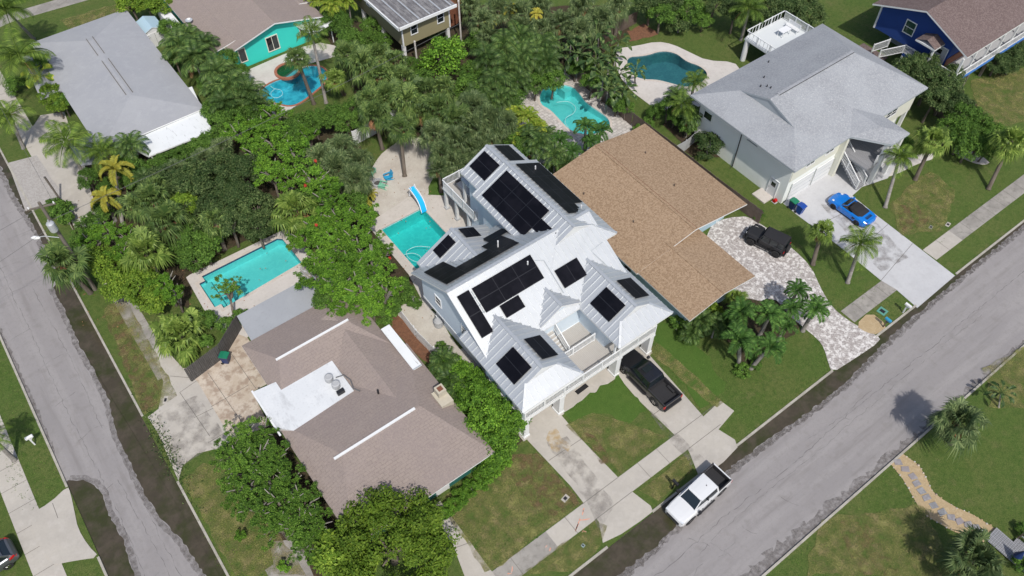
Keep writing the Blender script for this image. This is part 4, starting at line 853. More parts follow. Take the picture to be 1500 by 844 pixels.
B = MB(); B.box(4.1, 13.5, 72.4, 92.9, .05, 2.7, 'w_white'); B.box(7.0, 13.1, 68.9, 72.4, .05, 2.4, 'fence_d'); B.build('wall', tl)  # the dark box below the porch roof stands in for the shade there
for x, y in ((7.2, 68.7), (10.3, 68.6), (13.2, 68.5), (1.4, 71.7)): q = MB(); q.box(x-.06, x+.06, y-.06, y+.06, .05, 2.4, 'trimw'); q.build('post', tl)
window(tl, (4.1, 80, 1.5), 1.5, 1.1, '-x', grid=(2, 1)); window(tl, (9, 72.4, 1.4), 1.5, 1.1, '-y', grid=(2, 1)); settle(tl)
# ================================================================== TURQUOISE HOUSE (top)
th = thing('turquoise_house', 'turquoise house with a taupe gable roof facing the freeform pool', 'house', (26, 86, GZ))
R_ = MB(); wing(R_, 'y', 78.2, 102, 20.1, 31.8, 3.0, 4.5, m='sh_tan', th=.16); wing(R_, 'y', 79.5, 102, 18.5, 24.5, 2.9, 3.4, m='sh_tan', th=.14); wing(R_, 'y', 81.5, 102, 28, 33.2, 2.9, 3.4, m='sh_tan', th=.14); R_.build('roof', th)
B = MB(); B.profile(gprof(20.7, 31.2, .05, 3.0, 4.3), 'y', 79.0, 101, 'w_teal'); B.box(19.2, 22, 80.3, 101, .05, 2.8, 'w_teal'); B.box(30, 32.6, 82.3, 101, .05, 2.8, 'w_teal'); B.build('wall', th)
window(th, (25.4, 79.0, 1.7), 1.5, 1.9, '-y', frame='w_cream', grid=(2, 1)); window(th, (21.7, 79.0, 1.7), .9, 1.8, '-y', frame='w_cream', grid=(1, 1)); window(th, (29.4, 79.0, 1.7), 1.2, 1.2, '-y', grid=(2, 1))
q = MB(); q.prism([(28.6, 79.0), (32.0, 79.0), (32.4, 77.0), (29.2, 76.4)], 2.5, 2.6, 'flatm'); q.build('awning', th)
for x, y in ((31.9, 77.1), (29.4, 76.7)): q = MB(); q.box(x-.05, x+.05, y-.05, y+.05, .05, 2.5, 'trimw'); q.build('post', th)
q = MB(); q.lathe([(.05, 0), (.3, .08), (.42, .25), (.4, .25), (.28, .12), (.02, .05)], (*G(277, 31, 3.3), 3.2), 'galv', 14); q.build('satellite_dish', th); settle(th)
# ================================================================== OLIVE STILT HOUSE (top centre)
oh = thing('olive_house', 'olive sided cottage on white stilts with a weathered grey metal roof', 'house', (39, 72, GZ))
R_ = MB(); R_.prism([(35.7, 67.7), (43.1, 67.9), (43.1, 82), (35.7, 82)], 5.35, 5.55, 'trimg', 'rustmetal')
for k in range(16): R_.box(35.9+k*.46, 35.95+k*.46, 67.9, 82, 5.55, 5.6, 'rustmetal')
for k in range(5): R_.box(36.9+k*1.4, 37.05+k*1.4, 67.9, 82, 5.55, 5.615, 'galv')
R_.box(35.62, 43.16, 67.6, 67.75, 5.3, 5.62, 'trimw'); R_.box(35.55, 35.7, 67.6, 82, 5.3, 5.62, 'trimw'); R_.build('roof', oh)
B = MB(); B.box(36.35, 42.6, 68.45, 81.5, 2.5, 5.35, 'w_olive'); B.box(36.3, 36.45, 68.38, 68.52, 2.5, 5.35, 'trimw'); B.box(42.5, 42.65, 68.38, 68.52, 2.5, 5.35, 'trimw'); B.build('wall', oh)
window(oh, (37.9, 68.45, 4.2), .95, 1.3, '-y'); window(oh, (41.4, 68.45, 4.2), .95, 1.3, '-y'); window(oh, (36.35, 75.6, 4.4), .8, .9, '-x')
for x, y in ((36.5, 68.7), (42.4, 68.7), (36.5, 73.1), (42.4, 73.1), (36.5, 77.5), (42.4, 77.5)): q = MB(); q.box(x-.18, x+.18, y-.18, y+.18, .05, 2.5, 'w_white'); q.build('pillar', oh)
q = MB(); q.box(42.7, 45.9, 70.3, 73.2, 2.2, 2.4, 'redwood'); q.box(42.7, 45.9, 70.25, 70.32, 1.0, 3.3, 'redwood'); q.build('side_deck', oh)
railing(oh, (45.9, 70.3), (45.9, 73.2), 2.4, .95, 'redwood')
q = MB()
for k in range(9): q.box(44.6, 46.3, 73.2+k*.28, 73.5+k*.28, 2.25-k*.26, 2.32-k*.26, 'redwood')
q.build('stairs', oh); settle(oh)
# ================================================================== BLUE HOUSE (top right)
bh = thing('navy_blue_house', 'navy blue house with maroon shingle roof and white railed deck', 'house', (88, 33, GZ))
R_ = MB(); wing(R_, 'x', 79.9, 104, 27.9, 39.9, 5.75, 8.0, m='sh_maroon', fascia='trimw', th=.18)
R_.add([(79.1, 31.0, 5.2), (80.95, 31.0, 5.2), (80.95, 32.2, 5.75), (79.1, 32.2, 5.75)], [(0,1,2,3)], 'sh_maroon'); R_.add([(79.1, 33.4, 5.2), (79.1, 32.2, 5.75), (80.95, 32.2, 5.75), (80.95, 33.4, 5.2)], [(0,1,2,3)], 'sh_maroon')
R_.box(79.1, 80.95, 31.0, 33.4, 5.0, 5.19, 'trimw'); R_.build('roof', bh)
B = MB(); B.profile([(30.1, 2.7), (39.2, 2.7), (39.2, 5.7), (33.9, 7.75), (29.0, 5.75), (30.1, 5.6)], 'x', 80.9, 103, 'w_navy'); B.box(80.8, 80.95, 39.1, 39.28, 2.7, 5.9, 'trimw'); B.build('wall', bh)
B = MB(); B.box(84, 103, 30, 38.5, .05, 2.7, 'w_grey'); B.build('ground_floor', bh)
window(bh, (80.9, 35.3, 4.8), 1.3, 1.6, '-x', glass='glassg'); door(bh, (80.9, 31.2, 2.75), 1.6, 2.0, '-x', 'w_grey'); window(bh, (86, 30.1, 4.5), 1.4, 1.2, '-y', grid=(2, 1)); window(bh, (91, 30.1, 4.5), 1.4, 1.2, '-y', grid=(2, 1))
q = MB(); q.box(79.5, 80.85, 28.4, 34.3, 2.45, 2.7, 'w_navy'); q.box(79.5, 103, 27.85, 30.05, 2.35, 2.69, 'w_blue_trim'); q.box(79.55, 103, 27.9, 30.05, 2.691, 2.72, 'w_grey'); q.build('deck', bh)
q = MB(); q.box(80.85, 103, 30.03, 30.1, 2.72, 3.8, 'redwood'); q.build('wainscot', bh)
railing(bh, (79.55, 27.9), (103, 27.9), 2.72, 1.0, gap=.3); railing(bh, (79.55, 28.0), (79.55, 34.3), 2.72, 1.0); railing(bh, (79.5, 34.3), (77.6, 35.8), (2.72, 2.0), 1.0); railing(bh, (79.5, 36.2), (77.9, 36.9), (2.4, 2.0), 1.0)
for x in (79.6, 82, 84.6, 87.2, 89.8, 92.4, 95): q = MB(); q.box(x-.09, x+.09, 27.95, 28.13, 2.8, 5.6, 'w_white'); q.build('post', bh)
for x in (79.7, 83.2, 86.7, 90.2, 93.7): q = MB(); q.box(x-.13, x+.13, 28.0, 28.26, .05, 2.35, 'wood'); q.build('pillar', bh)
for x, y in ((79.6, 34.2), (77.7, 35.8), (79.35, 31.2)): q = MB(); q.box(x-.09, x+.09, y-.09, y+.09, .05, 5.1 if y < 32 else 2.6, 'w_white'); q.build('post', bh)
q = MB(); q.box(77.8, 80.8, 36.2, 39.6, .3, .42, 'sh_maroon'); q.build('porch_slab', bh); settle(bh)
# ================================================================== VEHICLES
def loft(mb, st, m, cap=True):
    n = len(st[0][1]); vs = []; ring = 2*n-1 if abs(st[0][1][-1][0]) < 1e-6 else 2*n
    for x, pr in st:
        R = [(x, y, z) for y, z in pr]; Lf = [(x, -y, z) for y, z in (pr[:-1] if abs(pr[-1][0]) < 1e-6 else pr)][::-1]
        vs += R+Lf
    fs = []
    for i in range(len(st)-1):
        for k in range(ring): fs.append((i*ring+k, i*ring+(k+1) % ring, (i+1)*ring+(k+1) % ring, (i+1)*ring+k))
    if cap: fs += [tuple(range(ring-1, -1, -1)), tuple((len(st)-1)*ring+k for k in range(ring))]
    mb.add(vs, fs, m)
def sec(hw, zb, zt, crown=.03, cut=.2):
    return [(hw*.88, zb), (hw*.98, zb+.08), (hw, zb+(zt-zb)*.45), (hw*.985, zt-cut), (hw*.93, zt-.05), (hw*.84, zt), (hw*.45, zt+crown), (0, zt+crown*1.2)]
def wheel(t, x, y, r, w, rimm='greymetal'):
    o = thing_part('wheel', t); s = 1 if y > 0 else -1
    q = MB(); n = 22; prof = [(r*.62, -w/2), (r*.95, -w/2), (r, -w/2+.03), (r, w/2-.03), (r*.95, w/2), (r*.62, w/2)]
    vs = [(x+a*cos(2*pi*k/n), y+b, r+a*sin(2*pi*k/n)) for a, b in prof for k in range(n)]
    fs = [(i*n+k, i*n+(k+1) % n, (i+1)*n+(k+1) % n, (i+1)*n+k) for i in range(5) for k in range(n)]
    q.add(vs, fs, 'tyre'); q.build('tyre', o)
    q = MB(); yo = y+s*(w/2-.04)
    q.add([(x+r*.62*cos(2*pi*k/n), yo, r+r*.62*sin(2*pi*k/n)) for k in range(n)], [tuple(range(n))], 'black')
    for k in range(5):
        a = 2*pi*k/5; q.bar((x, yo+s*.02, r), (x+r*.6*cos(a), yo+s*.02, r+r*.6*sin(a)), .07, .03, rimm, (0, 1, 0))
    q.build('rim', o)
def thing_part(name, parent):
    o = bpy.data.objects.new(name, None); COL.objects.link(o); o.parent = parent; return o
M['tyre'] = mat('tyre', (.02, .02, .021), .85)
def paint(name, c, r=.25, metal=0): 
    m = mat(name, c, r, metal=metal, spec=.6); m.node_tree.nodes['Principled BSDF'].inputs['Coat Weight'].default_value = .6; return m
M['p_white'] = paint('white_paint', (.66, .67, .68)); M['p_black'] = paint('black_paint', (.010, .010, .013), .3); M['p_blue'] = paint('blue_paint', (.005, .17, .60)); M['p_grey'] = paint('grey_paint', (.13, .14, .155), .3, .5); M['p_matte'] = mat('matte_black_paint', (.018, .018, .020), .55)
M['liner'] = mat('bed_liner', (.022, .022, .025), .8); M['soft'] = mat('soft_top', (.015, .015, .018), .85); M['redlens'] = mat('red_lens', (.45, .01, .01), .25); M['lamp'] = mat('lamp_glass', (.6, .63, .66), .12); M['chrome'] = mat('chrome', (.6, .6, .6), .15, metal=1.0)
M['cabin'] = mat('cabin_interior', (.05, .045, .045), .8)
def arches(t, xs, hw, r, m='black', zc=None):
    for x in xs:
        for s in (-1, 1):
            q = MB(); pts = [(x+(r+.07)*cos(a*pi/12), s*(hw+.005), r+(r+.05)*sin(a*pi/12)) for a in range(0, 13)]
            for a, b in zip(pts, pts[1:]): q.bar(a, b, .09, .08, m, (0, s, 0))
            q.build('wheel_arch', t)
def pickup(name, label, loc, rz, P, L=5.75, hw=.95, bx=-.93, liner='liner', rim='chrome', sunroof=False, trim='black'):
    t = thing(name, label, 'pickup truck', loc, rz); k = L/5.75
    b = MB()
    loft(b, [(2.86*k, sec(hw*.70, .42, .82)), (2.80*k, sec(hw*.83, .32, .95)), (2.55*k, sec(hw*.93, .30, 1.05)), (2.1*k, sec(hw*.985, .30, 1.10)), (1.3*k, sec(hw, .30, 1.15)), (.3*k, sec(hw, .30, 1.15)), ((bx-.02)*k, sec(hw, .30, 1.16))], P)
    x0, x1 = -2.83*k, bx*k
    for s in (-1, 1): b.profile([(s*hw, .4), (s*(hw+.0), 1.08), (s*(hw-.04), 1.17), (s*(hw-.13), 1.17), (s*(hw-.13), .4)][::s], 'x', x0, x1, P)
    b.box(x0, x0+.09, -hw+.13, hw-.13, .45, 1.15, P); b.box(x0-.12, x0, -hw*.92, hw*.92, .38, .60, trim)
    b.build('body', t, smooth=False)
    q = MB(); q.box(x0+.09, x1, -hw+.13, hw-.13, .55, .66, liner); q.box(x0+.09, x0+.13, -hw+.13, hw-.13, .66, 1.14, liner); q.box(x1-.04, x1, -hw+.13, hw-.13, .66, 1.14, liner)
    for s in (-1, 1):
        q.box(x0+.13, x1-.04, min(s*(hw-.13), s*(hw-.17)), max(s*(hw-.13), s*(hw-.17)), .66, 1.14, liner)
        q.box(-2.2*k, min(-1.5, bx-.15)*k, min(s*(hw-.17), s*(hw-.36)), max(s*(hw-.17), s*(hw-.36)), .66, .88, liner); q.box(x0+.05, x1, min(s*(hw-.13), s*(hw-.03)), max(s*(hw-.13), s*(hw-.03)), 1.172, 1.20, liner)
    for i in range(9): y = -.65+i*.16; q.box(x0+.15, x1-.06, y, y+.05, .66, .675, liner)
    q.build('bed_liner', t)
    # greenhouse
    zb, zr = 1.13, 1.80; hb, hr = hw*.90, hw*.70
    F0, F1, R0, R1 = 1.36*k, .62*k, (bx+.15)*k, bx*k
    gl = MB(); B_ = [(F0, hb*.86), (F0-.12, hb), (R1, hb)]; 
    v = [(F0, -hb*.84, zb), (F0, hb*.84, zb), (R1, hb, zb), (R1, -hb, zb), (F1, -hr*.93, zr-.02), (F1, hr*.93, zr-.02), (R0, hr, zr-.02), (R0, -hr, zr-.02)]
    gl.add(v, [(0,1,5,4),(1,2,6,5),(2,3,7,6),(3,0,4,7)], 'glass'); gl.build('windows', t)
    rf = MB()
    loft(rf, [(F1+.05, [(hr*.85, zr-.05), (hr*.88, zr-.01), (hr*.4, zr+.0), (0, zr+.0)]), (F1-.1, [(hr*.99, zr-.05), (hr*.93, zr+.02), (hr*.4, zr+.05), (0, zr+.055)]), (-.1, [(hr*1.04, zr-.05), (hr*.97, zr+.03), (hr*.4, zr+.065), (0, zr+.07)]), (R0, [(hr*1.03, zr-.05), (hr*.95, zr+.02), (hr*.4, zr+.04), (0, zr+.045)]), (R0-.06, [(hr*.95, zr-.06), (hr*.9, zr-.02), (hr*.4, zr-.0), (0, zr)])], P)
    for s in (-1, 1):
        rf.bar((F0+.02, s*hb*.86, zb), (F1+.02, s*hr*.95, zr-.01), .07, .06, P); rf.bar((F1, s*hr*.98, zr-.02), (R0, s*hr*1.02, zr-.02), .08, .06, P)
        rf.bar((-.08, s*(hb+.005), zb), (-.12, s*(hr+.01), zr-.03), .09, .03, trim if P == 'p_white' else P, (0, 1, 0)); rf.bar((R1+.05, s*hb, zb), (R0, s*hr, zr-.02), .14, .05, P, (0, 1, 0)); rf.bar((F0-.15, s*(hb+.01), zb+.01), (R1, s*(hb+.01), zb+.01), .06, .05, P)
    rf.build('roof', t)
    if sunroof: q = MB(); q.box(-.05, .48, -.42, .42, zr+.068, zr+.082, 'glass'); q.build('sunroof', t)
    q = MB(); q.tube([(-.5, .1, zr+.06), (-.55, .1, zr+.12)], .03, 'black', 8); q.build('antenna', t)
    for s in (-1, 1):
        q = MB(); q.box(1.05*k, 1.25*k, *sorted((s*(hw+.02), s*(hw+.25))), 1.12, 1.32, trim if P == 'p_white' else P); q.build('mirror', t)
        q = MB(); q.box(2.52*k, 2.80*k, *sorted((s*hw*.58, s*hw*.86)), .84, 1.0, 'lamp'); q.build('headlight', t)
        q = MB(); q.box(x0-.02, x0+.08, *sorted((s*hw*.84, s*(hw+.005))), .75, 1.1, 'redlens'); q.build('tail_light', t)
        for x in (1.0*k, .0, -.9*k): pass
    q = MB(); q.box(2.78*k, 2.885*k, -hw*.62, hw*.62, .50, .80, 'black'); q.bar((2.89*k, -hw*.6, .66), (2.89*k, hw*.6, .66), .03, .04, 'chrome'); q.build('grille', t)
    for s in (-1, 1):
        q = MB()
        for x in (1.02, .02): q.bar((x*k, s*(hw+.003), .45), (x*k, s*(hw+.003), 1.12), .015, .012, 'black', (0, 1, 0)); q.box(x*k-.42, x*k-.28, *sorted((s*hw, s*(hw+.03))), .93, .97, trim)
        q.box(-.9*k, 1.1*k, *sorted((s*(hw-.1), s*(hw+.10))), .30, .38, 'black')
        q.build('door_trim', t)
    arches(t, (1.83*k, -1.78*k), hw, .40)
    for x in (1.83*k, -1.78*k):
        for s in (-1, 1): wheel(t, x, s*(hw-.10), .40, .26, rim)
    return t
pickup('pickup_truck', 'white pickup truck with black bed parked at the kerb in a puddle', (25.85, 11.45, 0.0), pi+.06, 'p_white', L=5.45, hw=.95, bx=-1.3)
pickup('pickup_truck', 'black pickup truck parked on the driveway under the stilt house edge', (29.72, 21.15, GZ+.03), pi/2+.0, 'p_black', L=6.05, hw=1.0, sunroof=True)
def convertible():
    t = thing('convertible_car', 'bright blue convertible sports car with a black soft top on pale driveway', 'car', (58.35, 23.35, GZ+.03), pi/2+.02)
    b = MB(); P = 'p_blue'; s_ = lambda hw, zb, zt, c=.04: sec(hw, zb, zt, c, .16)
    loft(b, [(2.28, s_(.60, .30, .52)), (2.15, s_(.82, .20, .62)), (1.8, s_(.91, .18, .72)), (1.4, s_(.945, .18, .79)), (.85, s_(.93, .18, .86)), (.80, s_(.93, .18, .70, -.02)), (-.35, s_(.93, .18, .72, -.02)), (-.40, s_(.935, .18, .90, .02)), (-1.4, s_(.965, .18, .93)), (-1.9, s_(.93, .22, .90)), (-2.18, s_(.84, .28, .80)), (-2.28, s_(.62, .34, .62))], P)
    for s in (-1, 1): b.profile([(s*.93, .4), (s*.945, .80), (s*.90, .90), (s*.80, .90), (s*.80, .4)][::s], 'x', -.42, .86, P)
    b.bar((-2.12, -.7, .93), (-2.12, .7, .93), .18, .03, P)
    b.build('body', t)
    q = MB(); q.box(-.4, .8, -.8, .8, .66, .755, 'cabin')
    for s in (-.4, .4): q.box(-.1, .35, s-.24, s+.24, .755, .84, 'cabin'); q.box(-.25, -.08, s-.22, s+.22, .755, 1.1, 'cabin')
    q.box(.55, .8, -.75, .75, .76, .90, 'black'); q.build('interior', t)
    q = MB(); loft(q, [(.02, [(.62, 1.14), (.60, 1.19), (.3, 1.22), (0, 1.225)]), (-.5, [(.78, .98), (.62, 1.20), (.3, 1.25), (0, 1.26)]), (-1.0, [(.78, .93), (.58, 1.12), (.3, 1.17), (0, 1.18)]), (-1.42, [(.72, .92), (.5, .96), (.3, .98), (0, .985)])], 'soft'); q.build('soft_top', t)
    q = MB(); q.add([(.82, -.74, .87), (.82, .74, .87), (.28, .60, 1.17), (.28, -.60, 1.17)], [(0,1,2,3)], 'glass'); q.build('windscreen', t)
    q = MB(); q.bar((.28, -.6, 1.18), (.28, .6, 1.18), .07, .05, P)
    for s in (-1, 1): q.bar((.84, s*.76, .87), (.28, s*.61, 1.18), .06, .05, P)
    q.build('windscreen_frame', t)
    q = MB()
    for i in range(7): q.box(-1.66-i*.045, -1.635-i*.045, -.42, .42, .945, .965, 'black')
    q.build('engine_louvres', t)
    for s in (-1, 1):
        q = MB(); q.lathe([(.13, 0), (.11, .03), (.02, .05)], (1.75, s*.66, .74), 'lamp', 14); q.build('headlight', t)
        q = MB(); q.box(-2.2, -2.05, *sorted((s*.5, s*.8)), .72, .80, 'redlens'); q.build('tail_light', t)
        q = MB(); q.box(.55, .72, *sorted((s*.94, s*1.08)), .84, .95, P); q.build('mirror', t)
        q = MB(); q.box(-1.0, -.7, *sorted((s*.93, s*.965)), .5, .7, 'black'); q.build('side_intake', t)
    arches(t, (1.38, -1.32), .945, .33, P)
    for x in (1.38, -1.32):
        for s in (-1, 1): wheel(t, x, s*.87, .33, .25, 'black')
convertible()
def jeep():
    t = thing('off_road_vehicle', 'boxy matte black off-road vehicle with spare wheel on the paver driveway', 'off-road vehicle', (48.75, 25.3, GZ+.03), pi/2+.29)
    P = 'p_matte'; b = MB()
    loft(b, [(2.05, sec(.55, .5, 1.05, .01, .1)), (1.98, sec(.62, .5, 1.12, .01, .1)), (.75, sec(.74, .5, 1.18, .02, .1)), (.70, sec(.80, .5, 1.18, .01, .1)), (-1.75, sec(.80, .5, 1.18, .01, .1))], P)
    b.box(2.02, 2.22, -.8, .8, .48, .68, 'black'); b.box(-1.95, -1.75, -.75, .75, .48, .65, 'black'); b.box(-1.78, -1.70, -.8, .8, .6, 1.2, P)
    b.build('body', t)
    q = MB()
    for s in (-1, 1):
        for x in (1.35, -1.15):
            pts = [(x-.58, .62), (x-.48, .98), (x-.3, 1.06), (x+.3, 1.06), (x+.5, .98), (x+.6, .65)]; q = MB()
            for a, c in zip(pts, pts[1:]): q.bar((a[0], s*.84, a[1]), (c[0], s*.84, c[1]), .26, .05, P, (0, 0, 1))
            q.build('fender', t)
        q = MB(); q.box(-.7, .9, *sorted((s*.80, s*.93)), .46, .54, 'black'); q.build('side_step', t)
    g_ = MB(); g_.add([(.72, -.72, 1.17), (.72, .72, 1.17), (-1.72, .74, 1.17), (-1.72, -.74, 1.17), (.45, -.64, 1.78), (.45, .64, 1.78), (-1.62, .66, 1.78), (-1.62, -.66, 1.78)], [(0,1,5,4),(1,2,6,5),(2,3,7,6),(3,0,4,7)], 'glass'); g_.build('windows', t)
    q = MB(); loft(q, [(.50, [(.60, 1.74), (.58, 1.80), (0, 1.83)]), (.3, [(.68, 1.74), (.64, 1.83), (0, 1.86)]), (-1.5, [(.69, 1.74), (.65, 1.83), (0, 1.86)]), (-1.68, [(.66, 1.70), (.62, 1.78), (0, 1.80)])], 'soft')
    for s in (-1, 1):
        for x, xx in ((.72, .46), (-.25, -.25), (-1.05, -1.05), (-1.70, -1.62)): q.bar((x, s*.745, 1.17), (xx, s*.665, 1.78), .1, .05, 'soft', (0, 1, 0))
    q.box(.44, .50, -.62, .62, 1.72, 1.79, P); q.build('roof', t)
    for s in (-1, 1):
        q = MB(); q.lathe([(.11, 0), (.11, .06)], (0, 0, 0), 'lamp', 12); o = q.build('headlight', t); o.location = (2.03, s*.42, .92); o.rotation_euler = (0, pi/2, 0)
        q = MB(); q.box(.5, .62, *sorted((s*.80, s*1.0)), 1.2, 1.38, 'black'); q.build('mirror', t)
        q = MB(); q.box(-1.82, -1.74, *sorted((s*.66, s*.8)), .85, 1.05, 'redlens'); q.build('tail_light', t)
    for x in (1.35, -1.15):
        for s in (-1, 1): wheel(t, x, s*.78, .42, .28, 'black')
    o = thing_part('spare_wheel', t); q = MB(); q.lathe([(.15, 0), (.38, 0), (.42, .05), (.42, .2), (.38, .25), (.15, .25)], (0, 0, 0), 'tyre', 20); w = q.build('tyre', o); o.location = (-1.8, .1, 1.05); o.rotation_euler = (0, -pi/2, 0)
jeep()
def suv():
    t = thing('parked_car', 'dark grey car with red tail lights on the concrete at the lower left edge', 'car', (-18.15, 37.75, GZ+.03), pi+.08)
    P = 'p_grey'; b = MB(); s_ = lambda hw, zb, zt, c=.03: sec(hw, zb, zt, c, .2)
    loft(b, [(2.3, s_(.65, .35, .75)), (2.1, s_(.85, .25, .9)), (1.2, s_(.92, .25, 1.02)), (.5, s_(.93, .25, 1.05)), (-1.7, s_(.94, .25, 1.08)), (-2.15, s_(.90, .3, 1.0)), (-2.3, s_(.78, .38, .82))], P); b.build('body', t)
    g_ = MB(); g_.add([(1.15, -.72, 1.0), (1.15, .72, 1.0), (-2.0, .76, 1.06), (-2.0, -.76, 1.06), (.45, -.6, 1.50), (.45, .6, 1.50), (-1.45, .60, 1.52), (-1.45, -.60, 1.52)], [(0,1,5,4),(1,2,6,5),(2,3,7,6),(3,0,4,7)], 'glass'); g_.build('windows', t)
    q = MB(); loft(q, [(.48, [(.58, 1.46), (.55, 1.51), (0, 1.53)]), (-.4, [(.66, 1.46), (.6, 1.55), (0, 1.58)]), (-1.5, [(.64, 1.48), (.58, 1.54), (0, 1.56)]), (-1.62, [(.6, 1.46), (.55, 1.50), (0, 1.51)])], P)
    for s in (-1, 1): q.bar((1.15, s*.74, 1.0), (.45, s*.62, 1.5), .06, .05, P); q.bar((-2.0, s*.78, 1.06), (-1.48, s*.62, 1.5), .16, .06, P, (0, 1, 0))
    q.build('roof', t)
    for s in (-1, 1):
        q = MB(); q.add([(-2.12, s*.88, 1.02), (-2.29, s*.74, .86), (-2.20, s*.86, .78), (-1.72, s*.955, .92), (-1.9, s*.93, 1.06)], [(0,1,2,3,4)][::1], 'redlens'); q.bar((-2.15, s*.80, .95), (-1.80, s*.93, 1.0), .12, .1, 'redlens'); q.build('tail_light', t)
        q = MB(); q.box(.7, .85, *sorted((s*.92, s*1.08)), 1.0, 1.12, P); q.build('mirror', t)
        for x in (1.4, -1.4): wheel(t, x, s*.84, .34, .24, 'chrome')
suv()
# ================================================================== FENCES
def board_fence(name, pts, h, m, label, bw=.14, gap=.015, rot=0, tilt=0, picket=False, t=.025, jit=.02):
    T = thing(name, label, 'fence', (*pts[0], GZ)); o = Vector((*pts[0], 0)); rr = random.Random(3)
    q = MB(); p_ = MB()
    for a, b in zip(pts, pts[1:]):
        a = Vector((*a, 0))-o; b = Vector((*b, 0))-o; L = (b-a).length; n = int(L/(bw+gap)); d = (b-a)/L; nn = Vector((-d.y, d.x, 0))
        for i in range(n):
            p = a+d*(i+.5)*(bw+gap); hh = h+rr.uniform(-jit, jit)
            q.bar(p+Vector((0, 0, .03)), p+Vector((0, 0, hh))+nn*tilt, bw, t, m, nn)
        for z in ((h*.25, h*.85) if h > .7 else (h*.6,)): p_.bar(a+Vector((0, 0, z))+nn*(.05), b+Vector((0, 0, z))+nn*.05, .04, .08, m, (0, 0, 1))
        for i in range(int(L/2.4)+1): p = a+d*min(L, i*2.4)+nn*.08; T2 = MB(); T2.bar(p, p+Vector((0, 0, h-.02)), .09, .09, m, nn); T2.build('post', T)
    q.build('boards', T); p_.build('rail', T); return T
board_fence('picket_fence', GP([(586,464),(610,496),(654,540)]), 1.3, 'whitep', 'white picket fence beside the gravel yard of the stilt house', bw=.11, gap=.07)
board_fence('board_fence', GP([(282,560),(330,524),(356,480)]), 1.9, 'fence_d', 'dark weathered board fence behind the green and blue wheeled bin', tilt=.05)
board_fence('board_fence', GP([(520,214),(560,192),(612,165)]), 1.9, 'trimw', 'white board fence between the palms and the sandy yard', bw=.3, gap=.004)
board_fence('board_fence', GP([(835,112),(870,140),(925,186),(985,232),(1045,280),(1112,330)]), 1.8, 'fence_b', 'grey-brown board fence between the brown roof and the grey shingle house')
board_fence('board_fence', GP([(985,232),(1003,222),(1022,205)]), 1.5, 'w_grey', 'pale board gate fence joining the corner of the grey shingle house')
board_fence('board_fence', GP([(880,60),(905,50),(932,35)]), 1.7, 'fence_b', 'old grey board fence beside the orange mulch behind the dark pool')
# ================================================================== SMALL OBJECTS
def bin_(label, x, y, body, lid, rz=0.0, z=GZ+.03, group='wheeled refuse bins'):
    t = thing('wheeled_bin', label, 'wheeled bin', (x, y, z), rz, group)
    q = MB(); w0, w1 = .24, .31; q.add([(-w0, -w0, .05), (w0, -w0, .05), (w0, w0, .05), (-w0, w0, .05), (-w1, -w1-.05, 1.0), (w1, -w1-.05, 1.0), (w1, w1, 1.0), (-w1, w1, 1.0)], [(3,2,1,0),(4,5,6,7),(0,1,5,4),(1,2,6,5),(2,3,7,6),(3,0,4,7)], body); q.build('body', t)
    q = MB(); q.profile([(-.40, 1.0), (.34, 1.0), (.36, 1.06), (.0, 1.12), (-.38, 1.06)], 'x', -.33, .33, lid); q.build('lid', t)
    q = MB(); q.bar((-.28, .4, .98), (.28, .4, .98), .04, .04, body); q.build('handle', t)
    for s in (-1, 1): q = MB(); q.tube([(s*.27, .26, .11), (s*.33, .26, .11)], .11, 'tyre', 14); q.build('wheel', t)
M['b_green'] = mat('green_plastic', (.01, .17, .09), .45); M['b_navy'] = mat('navy_plastic', (.012, .03, .12), .45); M['b_blue'] = mat('blue_plastic', (.012, .06, .30), .45)
X, Y = G(1159, 306); bin_('dark blue wheeled bin with green lid by the grey shingle house garage', X, Y, 'b_navy', 'b_green')
X, Y = G(1170, 313); bin_('blue wheeled bin with blue lid beside the green-lidded bin on pale driveway', X, Y, 'b_blue', 'b_blue')
X, Y = G(333, 531); bin_('wheeled bin with green lid against the dark board fence', X, Y, 'b_navy', 'b_green', .8)
def mailbox(label, px, py, body, post, rz=0.0):
    X, Y = G(px, py); t = thing('mailbox', label, 'mailbox', (X, Y, GZ), rz)
    q = MB(); q.box(-.05, .05, -.05, .05, 0, 1.05, post); q.bar((-.0, -.02, .7), (.22, -.02, 1.0), .05, .05, post); q.build('post', t)
    q = MB(); q.profile([(-.11, 1.05), (.11, 1.05), (.11, 1.2), (.07, 1.27), (-.07, 1.27), (-.11, 1.2)], 'x', -.22, .34, body); q.build('box', t)
    q = MB(); q.box(.342, .35, -.10, .10, 1.06, 1.2, body); q.build('flap', t)
M['mb_blue'] = mat('mailbox_blue', (.03, .28, .50), .4)
mailbox('black mailbox on a black post beside the white pickup truck', 985, 716, 'black', 'black', -pi/2)
mailbox('white mailbox on the grass strip by the side road', 52, 652, 'whitep', 'whitep', 0)
mailbox('white mailbox on the grass beside the pale driveway mouth', 1322, 459, 'whitep', 'whitep', -pi/2)
mailbox('blue mailbox standing in the tan gravel bed by the kerb', 1293, 480, 'mb_blue', 'fence_b', -pi/2)
def cover(name, label, px, py, w, h, m, rz=0, z=GZ+.01):
    X, Y = G(px, py); t = thing('utility_cover', label, 'utility cover', (X, Y, z), rz)
    q = MB(); q.box(-w/2, w/2, -h/2, h/2, 0, .03, m); q.build('frame', t); q = MB(); q.box(-w*.22, w*.22, -h*.3, h*.3, .03, .045, 'black'); q.build('lid', t)
cover('meter_cover', 'concrete water meter cover in the lawn beside the left driveway', 828, 731, .6, .4, 'conc', .2)
